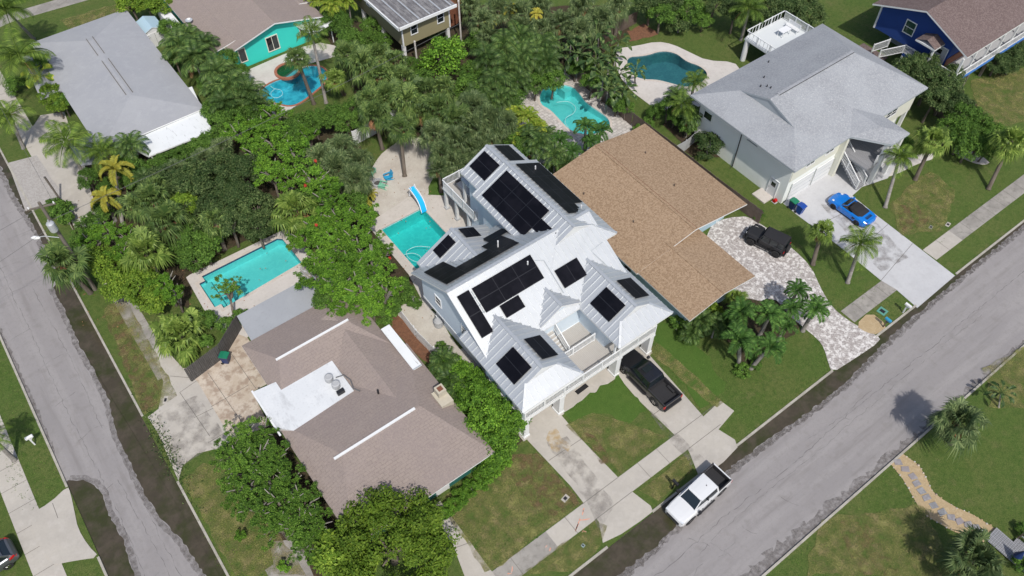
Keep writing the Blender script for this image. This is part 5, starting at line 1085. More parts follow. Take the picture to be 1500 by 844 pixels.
cover('meter_cover', 'pale meter cover in the brown grass by the corner driveway mouth', 243, 587, .7, .32, 'conc', 1.0)
cover('meter_cover', 'tiny blue-grey valve lid in the grass strip below the orange marks', 854, 800, .24, .24, 'w_cyan', .2)
cover('meter_cover', 'pale meter cover nearest the sidewalk on the right lawn', 1388, 330, .6, .35, 'conc', .2)
cover('meter_cover', 'grey meter cover left of another on the right lawn', 1363, 334, .5, .3, 'galv', .2)
M['teal_box'] = mat('green_utility_lid', (.10, .28, .22), .6)
cover('utility_lid', 'green square utility lid in grass beside the white mailbox', 1292, 457, .75, .75, 'teal_box', .1)
# adirondack chairs and fire pit
M['c_green'] = mat('mint_paint', (.20, .52, .36), .5); M['c_blue'] = mat('azure_paint', (.03, .33, .58), .5)
def adirondack(label, px, py, rz, m):
    X, Y = G(px, py); t = thing('garden_chair', label, 'chair', (X, Y, GZ+.014), rz, 'garden chairs round the fire pit')
    q = MB()
    for k in range(5): q.bar((.32-k*.13, -.27, .36-k*.03), (.32-k*.13, .27, .36-k*.03), .11, .025, m)
    q.build('seat', t); q = MB()
    for k in range(5): y = -.22+k*.11; q.bar((-.22, y, .25), (-.52, y*1.15, .95+.06*(1-abs(k-2)/2)), .09, .02, m, (1, 0, 0))
    q.build('backrest', t)
    for s in (-1, 1):
        q = MB(); q.bar((.35, s*.34, .56), (-.42, s*.34, .56), .12, .03, m); q.build('armrest', t)
        q = MB(); q.bar((.3, s*.31, 0), (.3, s*.31, .55), .09, .03, m, (1, 0, 0)); q.build('leg', t)
        q = MB(); q.bar((.3, s*.28, .34), (-.5, s*.28, .02), .03, .1, m); q.build('leg', t)
adirondack('mint green garden chair nearest the leafy trees, left of the fire pit', 545, 256, -pi/2+.5, 'c_green')
adirondack('azure blue garden chair on the sand right of the fire pit', 569, 264, pi-.1, 'c_blue')
adirondack('mint green garden chair on the pool side of the fire pit', 561, 276, pi/2+.7, 'c_green')
X, Y = G(554, 271); t = thing('fire_pit', 'round grey stone fire pit between the garden chairs', 'fire pit', (X, Y, GZ+.014)); q = MB(); q.lathe([(.55, 0), (.58, .3), (.42, .32), (.38, .12), (.01, .12)], (0, 0, 0), 'w_grey', 18); q.build('ring', t); q = MB(); q.lathe([(.38, .12), (.3, .2), (.01, .22)], (0, 0, 0), 'fence_d', 12); q.build('ash', t)
# slide
M['slide'] = mat('slide_blue', (.01, .40, .75), .25)
X, Y = G(605, 292); t = thing('pool_slide', 'bright blue curved water slide at the teal pool edge', 'pool slide', (X, Y, GZ+.05))
q = MB(); pts = []
for i in range(13):
    u = i/12; pts.append(Vector((-.1+.25*sin(u*3)-.15*u, -.1-2.3*u, 1.45*(1-u)**1.4+.22)))
for i in range(12):
    a, b = pts[i], pts[i+1]; w = .3
    q.add([a+Vector((-w, 0, 0)), a+Vector((w, 0, 0)), b+Vector((w, 0, 0)), b+Vector((-w, 0, 0))], [(3,2,1,0)], 'slide')
    for s in (-1, 1): q.bar(a+Vector((s*w, 0, .08)), b+Vector((s*w, 0, .08)), .06, .2, 'whitep')
q.build('chute', t)
for s in (-1, 1): q = MB(); q.tube([(s*.25, .35, 0), (s*.25, -.05, 1.65), (s*.25, -.2, 2.0), (s*.25, -.45, 1.75)], .025, 'whitep', 6); q.build('handrail', t)
q = MB()
for k in range(5): q.box(-.25, .25, .28-k*.07-.06, .28-k*.07+.06, .3+k*.28, .34+k*.28, 'whitep')
q.build('ladder', t)
# pool hoses
def hose(label, pts, z, parts=()):
    P = [(*G(a, b, z), z) for a, b in pts]; o = Vector(P[0])
    sm = []
    for i in range(len(P)-1):
        p0, p1, p2, p3 = (Vector(P[max(i-1, 0)]), Vector(P[i]), Vector(P[i+1]), Vector(P[min(i+2, len(P)-1)]))
        for k in range(6):
            u = k/6; sm.append(.5*((2*p1)+(-p0+p2)*u+(2*p0-5*p1+4*p2-p3)*u*u+(-p0+3*p1-3*p2+p3)*u**3)-o)
    sm.append(Vector(P[-1])-o)
    q = MB(); q.tube(sm, .022, 'hose', 6); ob = q.build('pool_cleaner_hose', smooth=True); ob.location = o; return tag(ob, label, 'pool hose')
hose('looped white hose floating in the teal pool next to the metal roof', [(630,362),(612,361),(600,365),(595,371),(600,379),(612,384),(625,383)], .0)
hose('second white hose across the corner of the teal pool under the roof edge', [(592,373),(605,371),(616,376),(618,385)], .0)
hose('white hose curving across the kidney shaped pale pool', [(815,150),(832,149),(843,157),(840,166),(830,172),(828,180),(833,187)], .0)
hose('ring shaped white hose floating in the blue freeform pool', [(396,126),(402,130),(411,132),(414,138),(407,143),(399,142),(397,136),(402,131)], .0)
X, Y = G(449, 400); t = thing('pool_filter', 'round grey pool filter drum on the left pool deck', 'pool filter', (X, Y, GZ+.05)); q = MB(); q.lathe([(.42, 0), (.45, .1), (.45, .55), (.36, .62)], (0, 0, 0), 'w_grey', 18); q.build('tank', t); q = MB(); q.lathe([(.3, .62), (.28, .68), (.05, .7)], (0, 0, 0), 'conc_old', 18); q.build('lid', t)
# patio chairs near the kidney pool
def pchair(label, px, py, rz, m):
    X, Y = G(px, py); t = thing('patio_chair', label, 'chair', (X, Y, GZ+.05), rz, 'patio chairs behind the brown roof')
    q = MB(); q.box(-.25, .25, -.25, .25, .42, .46, m); q.build('seat', t); q = MB(); q.add([(-.27, -.25, .46), (-.27, .25, .46), (-.38, .25, .95), (-.38, -.25, .95), (-.24, -.25, .46), (-.24, .25, .46), (-.35, .25, .95), (-.35, -.25, .95)], [(0,1,2,3),(7,6,5,4),(0,3,7,4),(1,5,6,2),(2,6,7,3)], m); q.build('backrest', t)
    for x in (-.22, .22):
        for y in (-.22, .22): q = MB(); q.box(x-.02, x+.02, y-.02, y+.02, 0, .42, m); q.build('leg', t)
pchair('tan patio chair left of the small table behind the brown roof', 914, 207, 0, 'w_cream'); pchair('white patio chair right of the small table behind the brown roof', 937, 203, pi, 'whitep'); pchair('white patio chair nearest the board fence behind the brown roof', 944, 209, pi*.8, 'whitep')
X, Y = G(926, 211); t = thing('patio_table', 'small dark patio table between the patio chairs behind the brown roof', 'table', (X, Y, GZ+.05)); q = MB(); q.box(-.55, .55, -.5, .5, .7, .74, 'deckgrey'); q.build('tabletop', t)
for x in (-.48, .48):
    for y in (-.43, .43): q = MB(); q.box(x-.03, x+.03, y-.03, y+.03, 0, .7, 'black'); q.build('leg', t)
# sofa on the rear deck
t = thing('outdoor_sofa', 'long grey outdoor sofa on the rear deck of the stilt house', 'sofa', (28.9, 45.6, 2.94), 0); q = MB(); q.box(-.35, .35, -1.1, 1.1, .1, .42, 'w_grey'); q.build('seat', t); q = MB(); q.box(.22, .42, -1.1, 1.1, .42, .8, 'w_grey'); q.build('backrest', t)
for s in (-1, 1): q = MB(); q.box(-.35, .35, *sorted((s*1.1, s*1.25)), .1, .62, 'fence_d'); q.build('armrest', t)
# loose things
t = thing('water_tank', 'rounded grey pressure tank against the stilt house gravel yard wall', 'tank', (*G(643,478), GZ)); q = MB(); q.lathe([(.35, 0), (.42, .15), (.42, .8), (.25, 1.0), (.02, 1.05)], (0, 0, 0), 'w_grey', 16); q.build('shell', t); q = MB(); q.tube([(0, 0, 1.0), (0, .3, 1.2), (0, .5, .2)], .04, 'galv', 6); q.build('pipe', t)
t = thing('hose_reel', 'red hose reel on the ground by the side door', 'hose reel', (*G(1134,297), GZ)); q = MB(); q.tube([(-.15, 0, .22), (.15, 0, .22)], .2, 'redlens', 14); q.build('drum', t); q = MB(); q.box(-.2, .2, -.25, .25, 0, .05, 'w_grey'); q.build('base', t)
t = thing('door_step', 'tan concrete step outside the side door', 'step', (*G(1119,287), GZ)); q = MB(); q.box(-.9, .7, -.8, .8, 0, .14, 'deckp'); q.build('slab', t)
t = thing('doormat', 'black doormat on the carport slab under the balcony', 'doormat', (*G(852,571), GZ+.03), .05); q = MB(); q.box(-.6, .6, -.2, .2, 0, .02, 'black'); q.build('mat', t)
X, Y = G(561, 280)
t = thing('wooden_boardwalk', 'grey wooden boardwalk with railing at the end of stepping stones', 'boardwalk', (*G(1449,784), GZ), 0)
B0 = Vector(G(1441,792)); B1 = Vector(G(1457,775)); dr = Vector((B1.y-B0.y, -(B1.x-B0.x))).normalized()
q = MB(); o2 = Vector(G(1449,784))
for k in range(40):
    p = B0+dr*(k*.15+.07); p2 = B1+dr*(k*.15+.07); e = .5 if k > 14 else 0
    dd = (p2-p).normalized(); p2 = p2+dd*(.5 if k > 8 else 0); p = p-dd*(1.2 if k > 22 else 0)
    q.bar((*(p-o2), .2), (*(p2-o2), .2), .135, .05, 'deckgrey')
q.build('planks', t)
q = MB(); a = B1-o2+(B1-B0).normalized()*.5
for k in range(4): p = a+dr*(1.4+k*1.4); q.bar((*p, .2), (*p, 1.15), .09, .09, 'fence_b', (1, 0, 0))
q.bar((*(a+dr*1.4), 1.15), (*(a+dr*5.6), 1.15), .12, .05, 'deckgrey'); q.bar((*(a+dr*1.4), .7), (*(a+dr*5.6), .7), .05, .09, 'deckgrey'); q.build('railing', t)
X, Y = G(1482, 821); t = thing('patio_umbrella', 'folded dark blue umbrella on the grey boardwalk', 'umbrella', (X, Y, GZ+.2)); q = MB(); q.lathe([(.05, .2), (.28, .5), (.3, .7), (.14, 1.2), (.03, 1.6)], (0, 0, 0), 'b_navy', 9); q.build('canopy', t); q = MB(); q.tube([(0, 0, 0), (0, 0, 1.7)], .025, 'galv', 8); q.build('pole', t)
# shed and carport pieces, top left
X, Y = G(222, 55); t = thing('garden_shed', 'small white garden shed with pale blue gable roof beside the pale roof house', 'shed', (15.35, 90.0, GZ)); q = MB(); q.box(-1.1, 1.1, -1.3, 1.3, 0, 2.0, 'w_white'); q.profile([(-1.1, 2.0), (1.1, 2.0), (0, 2.45)], 'y', -1.3, 1.3, 'w_white'); q.build('wall', t)
q = MB(); wing(q, 'y', -1.4, 1.4, -1.25, 1.25, 2.0, 2.52, m='w_cyan', th=.06); q.build('roof', t)
q = MB(); q.box(-.55, .55, -1.34, -1.3, .05, 1.8, 'w_white'); q.box(-.01, .01, -1.36, -1.34, .05, 1.8, 'black'); q.build('door', t); window(t, (-.75, -1.3, 1.6), .4, .3, '-y', grid=(2, 1)); window(t, (.75, -1.3, 1.6), .4, .3, '-y', grid=(2, 1))
t = thing('travel_trailer', 'long white covered trailer parked beside the turquoise house roof', 'trailer', (17.75, 90.0, GZ), .0); q = MB(); q.box(-.55, .55, -2.2, 2.2, .6, 2.3, 'whitep'); q.build('body', t); q = MB(); q.box(-.55, .55, -2.25, -2.2, .7, 1.6, 'black'); q.build('rear_panel', t)
for s in (-1, 1): wheel(t, -.4 if s < 0 else .4, 0, .3, .2)
# ================================================================== UTILITY POLE + WIRES
bx, by = G(140, 425); t = thing('utility_pole', 'tall wooden utility pole with transformer and street lamp by side road', 'utility pole', (bx, by, GZ))
q = MB(); q.tube([(0, 0, 0), (.05, 0, 6), (.1, 0, 11.2)], [.19, .16, .12], 'wood', 12); q.build('pole', t)
q = MB(); q.bar((-.9, .3, 10.7), (1.1, -.3, 10.7), .12, .12, 'wood'); q.build('crossarm', t)
for x in (-.8, .1, 1.0): q = MB(); q.lathe([(.05, 0), (.07, .05), (.04, .1), (.06, .16), (.02, .2)], (x, .27-(x+.8)*.3, 10.76), 'whitep', 8); q.build('insulator', t)
q = MB(); q.lathe([(.3, 0), (.32, .08), (.32, .85), (.25, .95), (.1, 1.0)], (-.05, -.48, 8.4), 'galv', 18); q.tube([(-.05, -.48, 9.4), (-.05, -.45, 9.65)], .05, 'w_grey', 8); q.build('transformer', t)
hx, hy = G(54, 350, 7.0)
q = MB(); q.tube([(.05, 0, 7.0), ((hx-bx)*.6, (hy-by)*.6, 7.25), (hx-bx, hy-by, 7.1)], .035, 'galv', 8); q.build('lamp_arm', t)
q = MB(); dv = Vector((hx-bx, hy-by, 0)).normalized(); e = Vector((hx-bx, hy-by, 7.06))
q.tube([e-dv*.35, e-dv*.2, e+dv*.15, e+dv*.4], [.06, .14, .17, .06], 'whitep', 10); q.build('lamp_head', t)
def wire(label, a, b, sag=.4, r=.014):
    a = Vector(a); b = Vector(b); pts = [a.lerp(b, i/16)-Vector((0, 0, sag*4*(i/16)*(1-i/16))) for i in range(17)]; o = a.copy()
    q = MB(); q.tube([p-o for p in pts], r, 'cable', 5); ob = q.build('overhead_wire'); ob.location = o; tag(ob, label, 'overhead wire', 'overhead wires from the utility pole'); return ob
wx, wy = G(1150/3.75+370, 125/3.75, 6.0)
wire('overhead wire from the pole over the treetops toward the olive house', (bx+.1, by, 9.2), (*G(676, 33, 5.5), 5.5), .5, .018)
wire('thin overhead wire crossing the side road toward the lower left', (bx, by, 8.6), (bx-22, by-4, 8.2), .5)
wire('upper overhead wire crossing the side road toward the left edge', (bx, by, 10.8), (bx-22, by-1.5, 10.4), .5)
wire('overhead wire running along the side road from the pole crossarm', (bx+1, by, 10.9), (bx+1, by+48, 10.9), .7)
for i, (px, py, h) in enumerate([(612, 90, 3.2), (676, 58, 5.6)]):
    X, Y = G(px, py+8); t = thing('fence_post_tall', ['pale leaning post beside the bright round tree', 'tall white service post right of the olive house'][i], 'post', (X, Y, GZ)); q = MB(); q.tube([(0, 0, 0), (0, .1, h)], .1, 'deckpale', 8); q.build('shaft', t); q = MB(); q.lathe([(.13, 0), (.12, .1), (.02, .14)], (0, .1, h), 'deckpale', 8); q.build('cap', t)
X, Y = G(85, 290); t = thing('wooden_post', 'short dark wooden post at the paver driveway by the side road', 'post', (X+.1, Y-.6, GZ)); q = MB(); q.tube([(0, 0, 0), (-.1, 0, 3.2)], .10, 'wood', 8); q.build('shaft', t); q = MB(); q.lathe([(.12, 0), (.1, .06), (.02, .08)], (-.1, 0, 3.2), 'fence_d', 8); q.build('cap', t)
# ================================================================== VEGETATION
def mesh_of(mb, name, smooth=False):
    o = mb.build(name, smooth=smooth); me = o.data; bpy.data.objects.remove(o); return me
def rnd_dir(rr, up=-.2):
    while True:
        v = Vector((rr.uniform(-1, 1), rr.uniform(-1, 1), rr.uniform(-1, 1)))
        if .1 < v.length <= 1: v.normalize()
        else: continue
        if v.z > up: return v
def leafquad(mb, p, n, l, w, rr, m):
    a = n.cross(Vector((rr.uniform(-1, 1), rr.uniform(-1, 1), rr.uniform(-1, 1))))
    if a.length < 1e-3: a = Vector((1, 0, 0))
    a.normalize(); b = n.cross(a).normalized()
    mb.add([p, p+a*l*.5+b*w*.5+n*l*.08, p+a*l, p+a*l*.5-b*w*.5+n*l*.08], [(0, 1, 2, 3)], m)
def crown_leafy(seed, m, clumps=34, leaves=110, leaf=.12, flat=.72, cr=(.15, .30), spread=.8, open_=0.0):
    rr = random.Random(seed); mb = MB(); C_ = []
    for i in range(clumps):
        d = rnd_dir(rr, -.35); rad = spread*rr.uniform(.45, 1.0)**.6
        C_.append((Vector((d.x*rad, d.y*rad, d.z*rad*flat)), rr.uniform(*cr)))
    C_.append((Vector((0, 0, -.1)), .45))
    for c, r_ in C_:
        for k in range(leaves):
            d = rnd_dir(rr, -.55); rad = r_*rr.uniform(.55, 1.06)
            p = c+Vector((d.x*rad, d.y*rad, d.z*rad*.8))
            n = (d+Vector((0, 0, .7))+Vector((rr.uniform(-.6, .6), rr.uniform(-.6, .6), rr.uniform(-.3, .5)))).normalized()
            s = leaf*rr.uniform(.6, 1.25); leafquad(mb, p, n, s, s*.55, rr, m)
    return mb
def rosette(mb, c, r_, n, m, rr, w=.3):
    for k in range(n):
        a = 2*pi*k/n+rr.uniform(-.2, .2); el = rr.uniform(-.1, .9); d = Vector((cos(a)*cos(el), sin(a)*cos(el), sin(el)))
        s = d.cross(Vector((0, 0, 1)))
        if s.length < .01: s = Vector((1, 0, 0))
        s.normalize(); tip = c+d*r_+Vector((0, 0, -r_*.25)); mid = c+d*r_*.55+Vector((0, 0, .04*r_))
        mb.add([c, mid+s*r_*w*.5, tip, mid-s*r_*w*.5], [(0, 1, 2, 3)], m)
def crown_rosettes(seed, m, n=150, flat=.6, rl=.17, per=13):
    rr = random.Random(seed); mb = MB()
    cl = [(rnd_dir(rr, -.2)*rr.uniform(.3, .9), rr.uniform(.12, .22)) for _ in range(24)]
    for i in range(n):
        c, r_ = cl[i % len(cl)]; d = rnd_dir(rr, -.3); p = c+d*r_*rr.uniform(.6, 1.0); p = Vector((p.x, p.y, p.z*flat)); rosette(mb, p, rl*rr.uniform(.7, 1.2), per, m, rr)
    return mb
def stems(seed, n=9, m='stem', h=.9):
    rr = random.Random(seed); mb = MB()
    for i in range(n):
        a = rr.uniform(0, 2*pi); e = Vector((cos(a)*rr.uniform(.3, .8), sin(a)*rr.uniform(.3, .8), rr.uniform(.1, .5)))
        mid = e*.5+Vector((0, 0, -.15)); mb.tube([(0, 0, -.8), tuple(mid), tuple(e)], [.05, .03, .015], m, 5, False)
    return mb
def fan_leaf(mb, base, d, petiole, fl, m, rr, nseg=15, droop=.35, w=.05):
    up = Vector((0, 0, 1)); side = d.cross(up)
    if side.length < .05: side = Vector((1, 0, 0))
    side.normalize(); nrm = side.cross(d).normalized(); tw = rr.uniform(-.5, .5); side = (side*cos(tw)+nrm*sin(tw)).normalized(); nrm = side.cross(d).normalized()
    hub = base+d*petiole+Vector((0, 0, -petiole*.12))
    mb.bar(base, hub, .018, .012, m)
    for k in range(nseg):
        a = (k/(nseg-1)-.5)*2*1.95+rr.uniform(-.05, .05); dd = (d*cos(a)+side*sin(a)).normalized(); L = fl*(1-.22*abs(a)/2)*rr.uniform(.88, 1.08)
        q = dd.cross(nrm).normalized()*w; L *= rr.uniform(.75, 1.08)
        m1 = hub+dd*L*.55+nrm*.03*L; tip = hub+dd*L*.95+Vector((0, 0, -droop*L*rr.uniform(.7, 1.4)))
        mb.add([hub-q*.15, m1-q, m1+q, hub+q*.15], [(0, 1, 2, 3)], m); mb.add([m1-q, tip, m1+q], [(0, 1, 2)], m)
def crown_fan(seed, m, n=30, pet=.5, fl=.52, dead=15, w=.024, nseg=21):
    rr = random.Random(seed); mb = MB()
    for i in range(n):
        u = (i+.5)/n; el = pi/2-.1-u*2.1+rr.uniform(-.25, .25); a = i*2.399+rr.uniform(-.5, .5)
        d = Vector((cos(a)*cos(el), sin(a)*cos(el), sin(el))); fan_leaf(mb, Vector((rr.uniform(-.06, .06), rr.uniform(-.06, .06), 0)), d, pet*rr.uniform(.55, 1.25)*(.6+.4*min(1, u*2)), fl*rr.uniform(.7, 1.15), m, rr, nseg, .15+.6*u*rr.uniform(.6, 1.3), w)
    for i in range(dead):
        a = rr.uniform(0, 2*pi); el = rr.uniform(-1.4, -.8); d = Vector((cos(a)*cos(el), sin(a)*cos(el), sin(el))); fan_leaf(mb, Vector((0, 0, -.05)), d, .3, .3, 'dead', rr, 9, .5, .04)
    return mb
def frond(mb, d0, L, m, rr, pairs=24, ll=.26, w=.034, curve=1.5, el0=.9, rachis=True, vee=.35):
    a = d0; pts = []; el = el0; p = Vector((0, 0, 0)); N_ = 12
    for i in range(N_+1):
        pts.append(p.copy()); d = Vector((cos(a)*cos(el), sin(a)*cos(el), sin(el))); p = p+d*L/N_; el -= curve/N_*(.5+i/N_)
    if rachis: mb.tube(pts, [.022*(1-.8*i/N_) for i in range(N_+1)], m, 4, False)
    for k in range(pairs):
        u = .12+.88*(k+.5)/pairs; f = u*N_; i = min(N_-1, int(f)); c = pts[i].lerp(pts[i+1], f-i); t_ = (pts[i+1]-pts[i]).normalized()
        sd_ = t_.cross(Vector((0, 0, 1))); sd_.normalize(); upv = sd_.cross(t_)
        l = ll*(sin(pi*min(1, .15+u*.85))**.5+.15)*rr.uniform(.85, 1.1)
        for s in (-1, 1):
            dd = (t_*.55+sd_*s+upv*vee+Vector((0, 0, -.15))).normalized(); tip = c+dd*l+Vector((0, 0, -l*.35)); mid = c+dd*l*.5+Vector((0, 0, -.02))
            mb.add([c, mid+t_*w, tip, mid-t_*w], [(0, 1, 2, 3)], m)
def crown_feather(seed, m, n=17, L=1.1, ll=.30, w=.03, pairs=26, curve=1.6, dead=1, els=(-.1, 1.25), vee=.1):
    rr = random.Random(seed); mb = MB()
    for i in range(n):
        u = i/(n-1); el = els[1]+(els[0]-els[1])*u; frond(mb, i*2.399+rr.uniform(-.15, .15), L*rr.uniform(.85, 1.1)*(.8+.2*u), m, rr, pairs, ll, w, curve*rr.uniform(.8, 1.2), el, True, vee)
    for i in range(dead): frond(mb, rr.uniform(0, 6.28), L*.8, 'dead', rr, 14, ll*.6, w, .8, -.7, True, 0)
    return mb
def crown_paddle(seed, m, n=13, L=.75, bw=.13):
    rr = random.Random(seed); mb = MB()
    for i in range(n):
        u = i/(n-1); el = 1.35-1.15*u+rr.uniform(-.1, .1); a = i*2.399; p = Vector((rr.uniform(-.12, .12), rr.uniform(-.12, .12), 0)); pts = [p.copy()]; e = el
        for k in range(9):
            d = Vector((cos(a)*cos(e), sin(a)*cos(e), sin(e))); p = p+d*(L+.35)/9; pts.append(p.copy()); e -= .16+.06*rr.random()
        mb.tube(pts[:5], .018, m, 4, False); side = Vector((-sin(a), cos(a), 0))
        prof = [.02, .10, .15, .17, .14, .02]
        for k in range(5):
            c0, c1 = pts[4+k], pts[5+k]; w0, w1 = prof[k]*bw/.17, prof[k+1]*bw/.17; up = Vector((0, 0, .35))
            for s in (-1, 1):
                mb.add([c0, c0+side*s*w0+up*w0, c1+side*s*w1+up*w1, c1], [(0, 1, 2, 3)], m)
    return mb
def trunk(seed, bark, r0=.16, r1=.10, rings=False):
    mb = MB(); mb.tube([(0, 0, 0), (0, 0, .04), (.0, 0, .3), (0, 0, .7), (0, 0, 1)], [r0*1.5, r0*1.1, r0, (r0+r1)/2, r1], bark, 9); return mb
def limbs(seed, bark='bark', n=6):
    rr = random.Random(seed); mb = MB(); mb.tube([(0, 0, 0), (.03, 0, .35), (0, 0, .62)], [.13, .10, .085], bark, 8)
    for i in range(n):
        a = 2*pi*i/n+rr.uniform(-.3, .3); r_ = rr.uniform(.3, .5); mb.tube([(0, 0, .6), (cos(a)*r_*.5, sin(a)*r_*.5, .82), (cos(a)*r_, sin(a)*r_, 1.0)], [.06, .045, .02], bark, 6)
    return mb
PR = {}
def proto(kind, crowns, trunks, desc, cat, base, extra=None): PR[kind] = dict(c=crowns, t=trunks, d=desc, cat=cat, n=base, x=extra)
tk_palm = [mesh_of(trunk(0, 'bark_g', .17, .12), 'trunk', True)]; tk_sab = [mesh_of(trunk(1, 'bark', .19, .17), 'trunk', True)]
tk_tree = [mesh_of(limbs(s), 'trunk', True) for s in (1, 2)]; tk_thin = [mesh_of(trunk(2, 'bark_g', .09, .06), 'trunk', True)]
sabal = lambda m, ss, **k: [mesh_of(crown_fan(s, m, **k), 'crown') for s in ss]
proto('sabal', sabal('lf_fan', (1, 2, 3)), tk_sab, 'green fan palm', 'palm tree', 'fan_palm')
proto('sabalg', sabal('lf_fangrey', (11, 12), n=38, fl=.5, w=.019, nseg=24), tk_sab, 'grey-green bushy fan palm', 'palm tree', 'fan_palm')
proto('sabalb', sabal('lf_fanb', (4, 5)), tk_sab, 'bright yellow-green fan palm', 'palm tree', 'fan_palm')
proto('saw', sabal('lf_fanb', (6,), n=46, pet=.62, fl=.42, dead=3, w=.028, nseg=21), tk_sab, 'big low bright fan palm', 'palm tree', 'fan_palm')
feath = lambda m, ss, **k: [mesh_of(crown_feather(s, m, **k), 'crown') for s in ss]
proto('coco', feath('lf_coco', (1, 2, 3), n=15, ll=.30, w=.010, pairs=40), tk_palm, 'feathery coconut palm', 'palm tree', 'coconut_palm')
proto('xmas', feath('lf_xmas', (4, 5, 6), n=11, L=.95, ll=.25, w=.024, pairs=34, curve=2.3, dead=0, els=(.25, 1.3), vee=.7), tk_palm, 'dark plumed palm', 'palm tree', 'plume_palm')
proto('areca', feath('lf_lime', (7, 8), n=18, L=.95, ll=.24, w=.03, pairs=20, curve=1.9, els=(.1, 1.4), vee=.3), tk_thin, 'lime green feather palm', 'palm tree', 'feather_palm')
proto('gold', feath('lf_gold', (9, 10), n=10, L=1.0, ll=.22, w=.04, pairs=24, curve=2.3, dead=0, els=(.1, 1.2), vee=.8), tk_palm, 'golden yellow feather palm', 'palm tree', 'feather_palm')
proto('darkfeather', feath('lf_kentia', (21, 22, 23), n=17, L=1.15, ll=.30, w=.016, pairs=34, curve=2.0, els=(0, 1.4), vee=.15), tk_thin, 'dark feathery palm', 'palm tree', 'feather_palm')
proto('kentia', feath('lf_kentia', (31, 32, 33), n=15, L=1.25, ll=.34, w=.012, pairs=40, curve=2.2, dead=1, els=(.15, 1.4), vee=.05), tk_thin, 'dark arching feather palm', 'palm tree', 'feather_palm')
proto('paddle', [mesh_of(crown_paddle(s, 'lf_ban'), 'crown') for s in (1, 2, 3)], tk_thin, 'broad paddle-leaved plant', 'plant', 'paddle_plant')
proto('limepaddle', [mesh_of(crown_paddle(s, 'lf_lime', 12, .7, .24), 'crown') for s in (5,)], tk_thin, 'lime and yellow broad-leaved palm', 'palm tree', 'broadleaf_palm')
lt = lambda m, ss, **k: [mesh_of(crown_leafy(s, m, **k), 'crown') for s in ss]
proto('bright', [mesh_of(crown_rosettes(s, 'lf_bright', 260, .62, .115, 10), 'crown') for s in (1, 2, 3)], tk_tree, 'bright green leafy tree', 'tree', 'leafy_tree', [mesh_of(stems(s), 'branch') for s in (1, 2)])
proto('round', lt('lf_bright', (7,), clumps=44, leaves=120, leaf=.10), tk_tree, 'dense round bright green tree', 'tree', 'leafy_tree')
proto('mid', lt('lf_mid', (11, 12, 13), leaf=.095, leaves=130), tk_tree, 'mid green leafy tree', 'tree', 'leafy_tree')
proto('dark', lt('lf_dark', (21, 22, 23), leaf=.085, leaves=170), tk_tree, 'dark green leafy tree', 'tree', 'leafy_tree')
proto('yel', lt('lf_yel', (31, 32), leaf=.12), tk_tree, 'yellow-green leafy tree', 'tree', 'leafy_tree')
proto('bigyel', lt('lf_olive', (35,), clumps=190, leaves=95, leaf=.05, cr=(.08, .16), spread=.93, flat=.48), tk_tree, 'large rounded yellow-green tree', 'tree', 'leafy_tree')
proto('frangi', [mesh_of(crown_rosettes(s, 'lf_fr', 150, .5, .11, 10), 'crown') for s in (5, 6)], tk_tree, 'open green tree with bare pale branches', 'tree', 'open_tree', [mesh_of(stems(s, 5, 'stem', 1), 'branch') for s in (3, 4)])
proto('shrub', lt('lf_mid', (41, 42), clumps=16, leaves=120, leaf=.15, flat=.8), tk_thin, 'low green shrub', 'shrub', 'shrub')
proto('darkshrub', lt('lf_dark', (43,), clumps=24, leaves=140, leaf=.12, flat=.85), tk_thin, 'dark rounded shrub', 'shrub', 'shrub')
proto('brightshrub', lt('lf_bright', (44, 45), clumps=18, leaves=120, leaf=.15, flat=.8), tk_thin, 'bright green shrub', 'shrub', 'shrub')
proto('yelshrub', lt('lf_yel', (46,), clumps=14, leaves=120, leaf=.16, flat=.8), tk_thin, 'yellow-green shrub', 'shrub', 'shrub')
TREES = []
def T(kind, px, py, z, r, cl, base=None, dead=0): TREES.append((kind, px, py, z, r, cl, base))
def many(kind, cl, lst, z=4, r=2.3):
    for e in lst: T(kind, e[0], e[1], e[2] if len(e) > 2 else z, e[3] if len(e) > 3 else r, cl, e[4] if len(e) > 4 else None)
c = 'beside the pale grey roof'
many('coco', c, [(28, 82, 6, 3.4, (52, 62)), (8, 14, 6.5, 3.2, (50, 58)), (96, 206, 5, 2.9), (150, 222, 3.5, 2.3), (14, 168, 4.5, 2.4, (35, 218))])
T('limepaddle', 56, 112, 2.6, 1.9, c); many('yel', c, [(72, 138, 2.4, 1.5), (84, 152, 2.0, 1.3)]); many('mid', c, [(92, 150, 2, 1.3), (60, 95, 2.5, 1.6), (22, 125, 1, 1.4)])
c = 'below the white metal porch roof'
many('gold', c, [(168, 248, 4.2, 2.2, (180, 330)), (154, 290, 3.2, 1.9)]); many('mid', c, [(130, 262, 2, 1.5), (148, 312, 1.6, 1.4), (190, 246, 2.4, 1.7), (196, 262, 2.2, 1.4), (160, 275, 1.2, 1.3)])
many('darkfeather', c, [(190, 214, 3.6, 2.0), (212, 262, 2.8, 1.8)])
c = 'in the thicket above the left pool'
many('dark', c, [(232, 270, 3.6), (264, 272, 3.6), (298, 258, 3.8), (332, 244, 3.8), (358, 252, 4), (318, 268, 4.5, 2.5), (286, 282, 4), (346, 290, 4), (372, 300, 3.5, 2.0), (310, 300, 4, 2.2), (376, 330, 3, 1.8), (338, 326, 3.5, 2.0), (305, 335, 2.6, 1.9), (265, 268, 3.6, 2.0)])
many('sabal', c, [(222, 292, 4.6, 2.5), (246, 322, 4.6, 2.7), (200, 300, 3.8, 2.1), (232, 276, 4, 2.0), (314, 322, 4, 2.0)]); many('yel', c, [(270, 300, 4, 1.5), (258, 314, 3, 1.1)])
